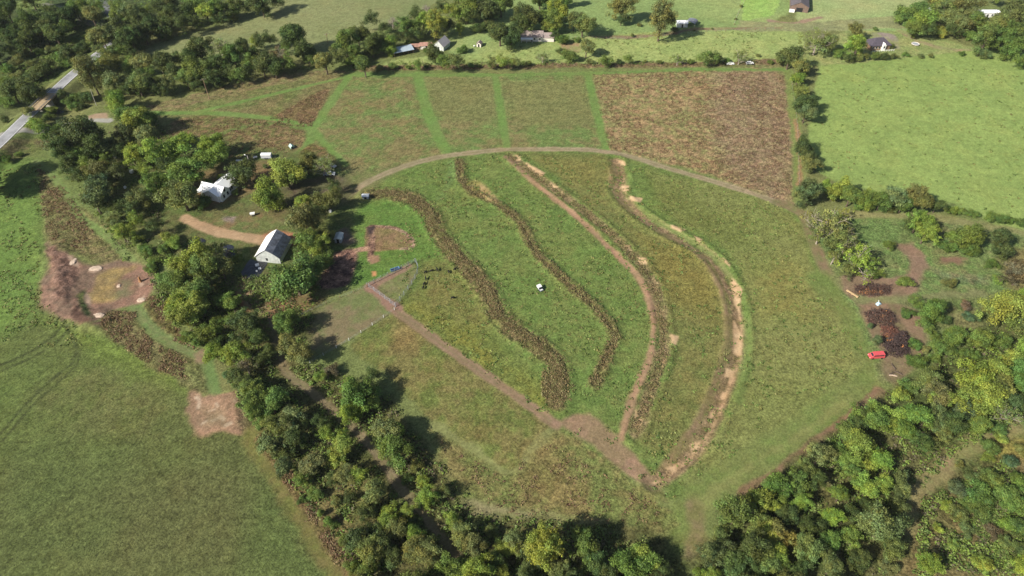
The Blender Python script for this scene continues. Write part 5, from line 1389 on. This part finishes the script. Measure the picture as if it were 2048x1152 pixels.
# ------------------------------------------------------------------ brush piles, logs, stones
def brush(label, shape, h, nst, seed, cols, leafn):
    pts = W(P(shape)); c = pts.mean(0); z = ground_z(*c); rg = np.random.default_rng(seed)
    t = thing("brush_pile", label, "brush pile", (c[0], c[1], z))
    q = pts - c; lo, hi = q.min(0), q.max(0); b = []
    while len(b) < nst:
        p = rg.uniform(lo, hi)
        if inside(np.array([p[0]]), np.array([p[1]]), q)[0]: b.append(p)
    sd = lambda p: float(seg_dist(np.array([p[0]]), np.array([p[1]]), q, True)[0])
    mb = MB()
    for p in b:
        hh = h * min(1, sd(p) / 2.5) * rg.uniform(.3, 1.15) + .1
        a = rg.uniform(0, 6.28); l_ = rg.uniform(.6, 1.9); u = np.array([math.cos(a), math.sin(a)]) * l_
        dz = rg.uniform(-.4, .5)
        mb.tube([(p[0] - u[0], p[1] - u[1], max(.03, hh - dz)), (p[0], p[1], hh + rg.uniform(-.1, .25)), (p[0] + u[0], p[1] + u[1], max(.05, hh + dz))], [.07, .05, .02], 4, False)
    mb.build("branches", simple("brush_wood", cols[0], .9, .35, 2), t)
    pp = np.array([b[i] for i in rg.integers(0, nst, leafn)]) + rg.normal(0, .45, (leafn, 2))
    dd = np.array([sd(p) for p in pp]); ins = inside(pp[:, 0], pp[:, 1], q); dd = np.where(ins, dd, 0)
    zz = h * np.minimum(1, dd / 2.5) * rg.uniform(.15, 1.1, leafn) + .1
    d = rg.normal(size=(leafn, 3)); d[:, 2] = np.abs(d[:, 2])
    V, F = leaf_quads(np.column_stack([pp, zz]), d, rg.uniform(.25, .6, leafn), rg)
    pick = rg.random(leafn); cl = np.where((vnoise(pp[:, 0] * 1.0, pp[:, 1], 2.2, seed) > .86)[:, None], np.array(cols[2]), np.array(cols[1])) * rg.uniform(.6, 1.4, (leafn, 1))
    o = link("dead_leaves", mesh_np("dead_leaves", V, F, M_TUFT, {"leafcol": np.repeat(cl, 4, 0)}), t); o.color = (1, 1, 1, 1)


BC = ((.085, .06, .05), (.105, .055, .042), (.30, .14, .06))
brush("low reddish brush pile beside the wooden rail, farthest from van", "1708,572 1735,568 1762,570 1782,572 1780,588 1740,592 1712,586", 1.5, 260, 3, BC, 1600)
brush("dark brown brush pile between blue sheet and small cedar", "1730,625 1760,618 1785,624 1796,645 1785,655 1755,652 1736,645", 1.9, 260, 4, BC, 1700)
brush("rust red brush heap in the middle, behind larger cedar", "1762,652 1785,652 1800,664 1790,678 1768,672", 1.9, 170, 5, ((.11, .06, .045), (.16, .065, .045), (.28, .13, .06)), 1100)
brush("largest brush pile, blackish with orange leaves, nearest red van", "1768,688 1790,668 1812,662 1822,685 1816,712 1790,714 1772,704", 2.3, 330, 6, ((.06, .042, .04), (.07, .045, .042), (.34, .15, .06)), 2000)
# blue sheet, logs, rail, stump
x, y, z = G(1757, 609)
t = thing("blue_bundle", "small pale blue bundle on the soil between brush piles", "bundle", (x, y, z), .4)
MB().prism([(-.9, 0), (.9, 0), (.75, .55), (.1, .9), (-.7, .6)], -.5, .6, 'y').build("sheet", simple("pale_blue_sheet", (.38, .55, .66), .5, .2), t)
MB().tube([(-.5, -.6, .1), (.2, .8, 1.5)], .07).build("stick", M_WHITE, t)
for lab, a, b_, L_, rz, r_, mt in (("dark log lying across the soil nearest the van", 1783, 748, 2.3, 25, .28, M_BARK), ("dark forked log right of the others on bare soil", 1796, 747, 2.6, -30, .3, M_BARK), ("dark upright-lying log above the other two logs", 1786, 734, 2.6, 100, .28, M_BARK), ("pale log in front of the dark logs", 1786, 752, 2.4, -8, .26, M_STONE)):
    x, y, z = G(a, b_)
    t = thing("log", lab, "log", (x, y, z), math.radians(rz), "logs on the bare soil below the van")
    MB().tube([(-L_ / 2, 0, r_), (-L_ * .1, .08, r_ * 1.05), (L_ / 2, -.1, r_ * .8)], [r_, r_ * .95, r_ * .7], 9).build("stem", mt, t)
    MB().tube([(L_ * .1, 0, r_), (L_ * .3, .5, r_ * 1.5)], [r_ * .5, r_ * .3], 6).build("stub", mt, t)
x, y, z = G(1704, 589)
t = thing("timber_rail", "tan timber rail at the track edge by low brush pile", "rail", (x, y, z), math.radians(-52))
MB().box(-2.4, 2.4, -.25, .25, .3, .75).build("beam", M_TANWOOD, t)
for k in (-2, 0, 2): MB().box(k - .12, k + .12, -.2, .2, -.3, .3).build("post", M_TANWOOD, t)
x, y, z = G(281, 563)
t = thing("tree_stump", "orange-brown stump casting a long shadow in dry pond", "stump", (x, y, z), .3)
MB().tube([(0, 0, -.1), (.02, 0, .4), (.05, .05, 1.7), (.0, .1, 2.2)], [.75, .5, .42, .3], 9).build("stem", simple("orange_wood", (.33, .17, .08), .85, .3, 2, .4), t)
for k in range(5): MB().tube([(0, 0, .25), (1.0 * math.cos(k * 1.26), 1.0 * math.sin(k * 1.26), -.05)], [.22, .08], 6).build("root", M_WOOD, t)
x, y, z = G(238, 572)
def rock(label, px, py, sx, sy, sz, seed):
    x, y, z = G(px, py); rg = np.random.default_rng(seed)
    nth, nph = 14, 8; V = []; F = []
    for i in range(nph):
        ph = math.pi * (i + .5) / nph
        for j in range(nth):
            th = 2 * math.pi * j / nth; k = 1 + rg.uniform(-.16, .16)
            V.append((sx * math.sin(ph) * math.cos(th) * k, sy * math.sin(ph) * math.sin(th) * k, sz * math.cos(ph) * k))
    for i in range(nph - 1):
        for j in range(nth): F.append((i * nth + j, i * nth + (j + 1) % nth, (i + 1) * nth + (j + 1) % nth, (i + 1) * nth + j))
    F.append(tuple(range(nth))[::-1]); F.append(tuple((nph - 1) * nth + j for j in range(nth)))
    o = MB().add(V, F).build("boulder", M_STONE); o.location = (x, y, z + sz * .15)
    tag(o, label, "boulder", "pale stones around the dry pond")


rock("big pale slab of rock at the dry pond's upper edge", 190, 537, 2.6, 1.5, 0.25, 1)
rock("pale rock on the pond bed's right rim", 283, 600, 1.8, 1.1, 0.30, 2)
rock("pale rock at the pond's lower end by brown weeds", 197, 631, 2.0, 1.2, 0.30, 3)
rock("small pale rock in the middle of the pond bed", 238, 572, .8, .9, 0.25, 4)
rock("pale broken rock beside the dark soil bank", 146, 523, 1.1, 2.0, 0.20, 5)

# ------------------------------------------------------------------ the hazy air
m = bpy.data.materials.new("haze"); m.use_nodes = True
n = m.node_tree; n.nodes.remove(n.nodes["Principled BSDF"])
pv = n.nodes.new("ShaderNodeVolumePrincipled"); pv.inputs["Color"].default_value = (0.86, 0.92, 1.0, 1); pv.inputs["Density"].default_value = HAZE
n.links.new(pv.outputs[0], n.nodes["Material Output"].inputs["Volume"])
o = MB().box(-4200, 4200, -3200, 5200, -4.0, 190.0).build("haze", m); o["kind"] = "stuff"
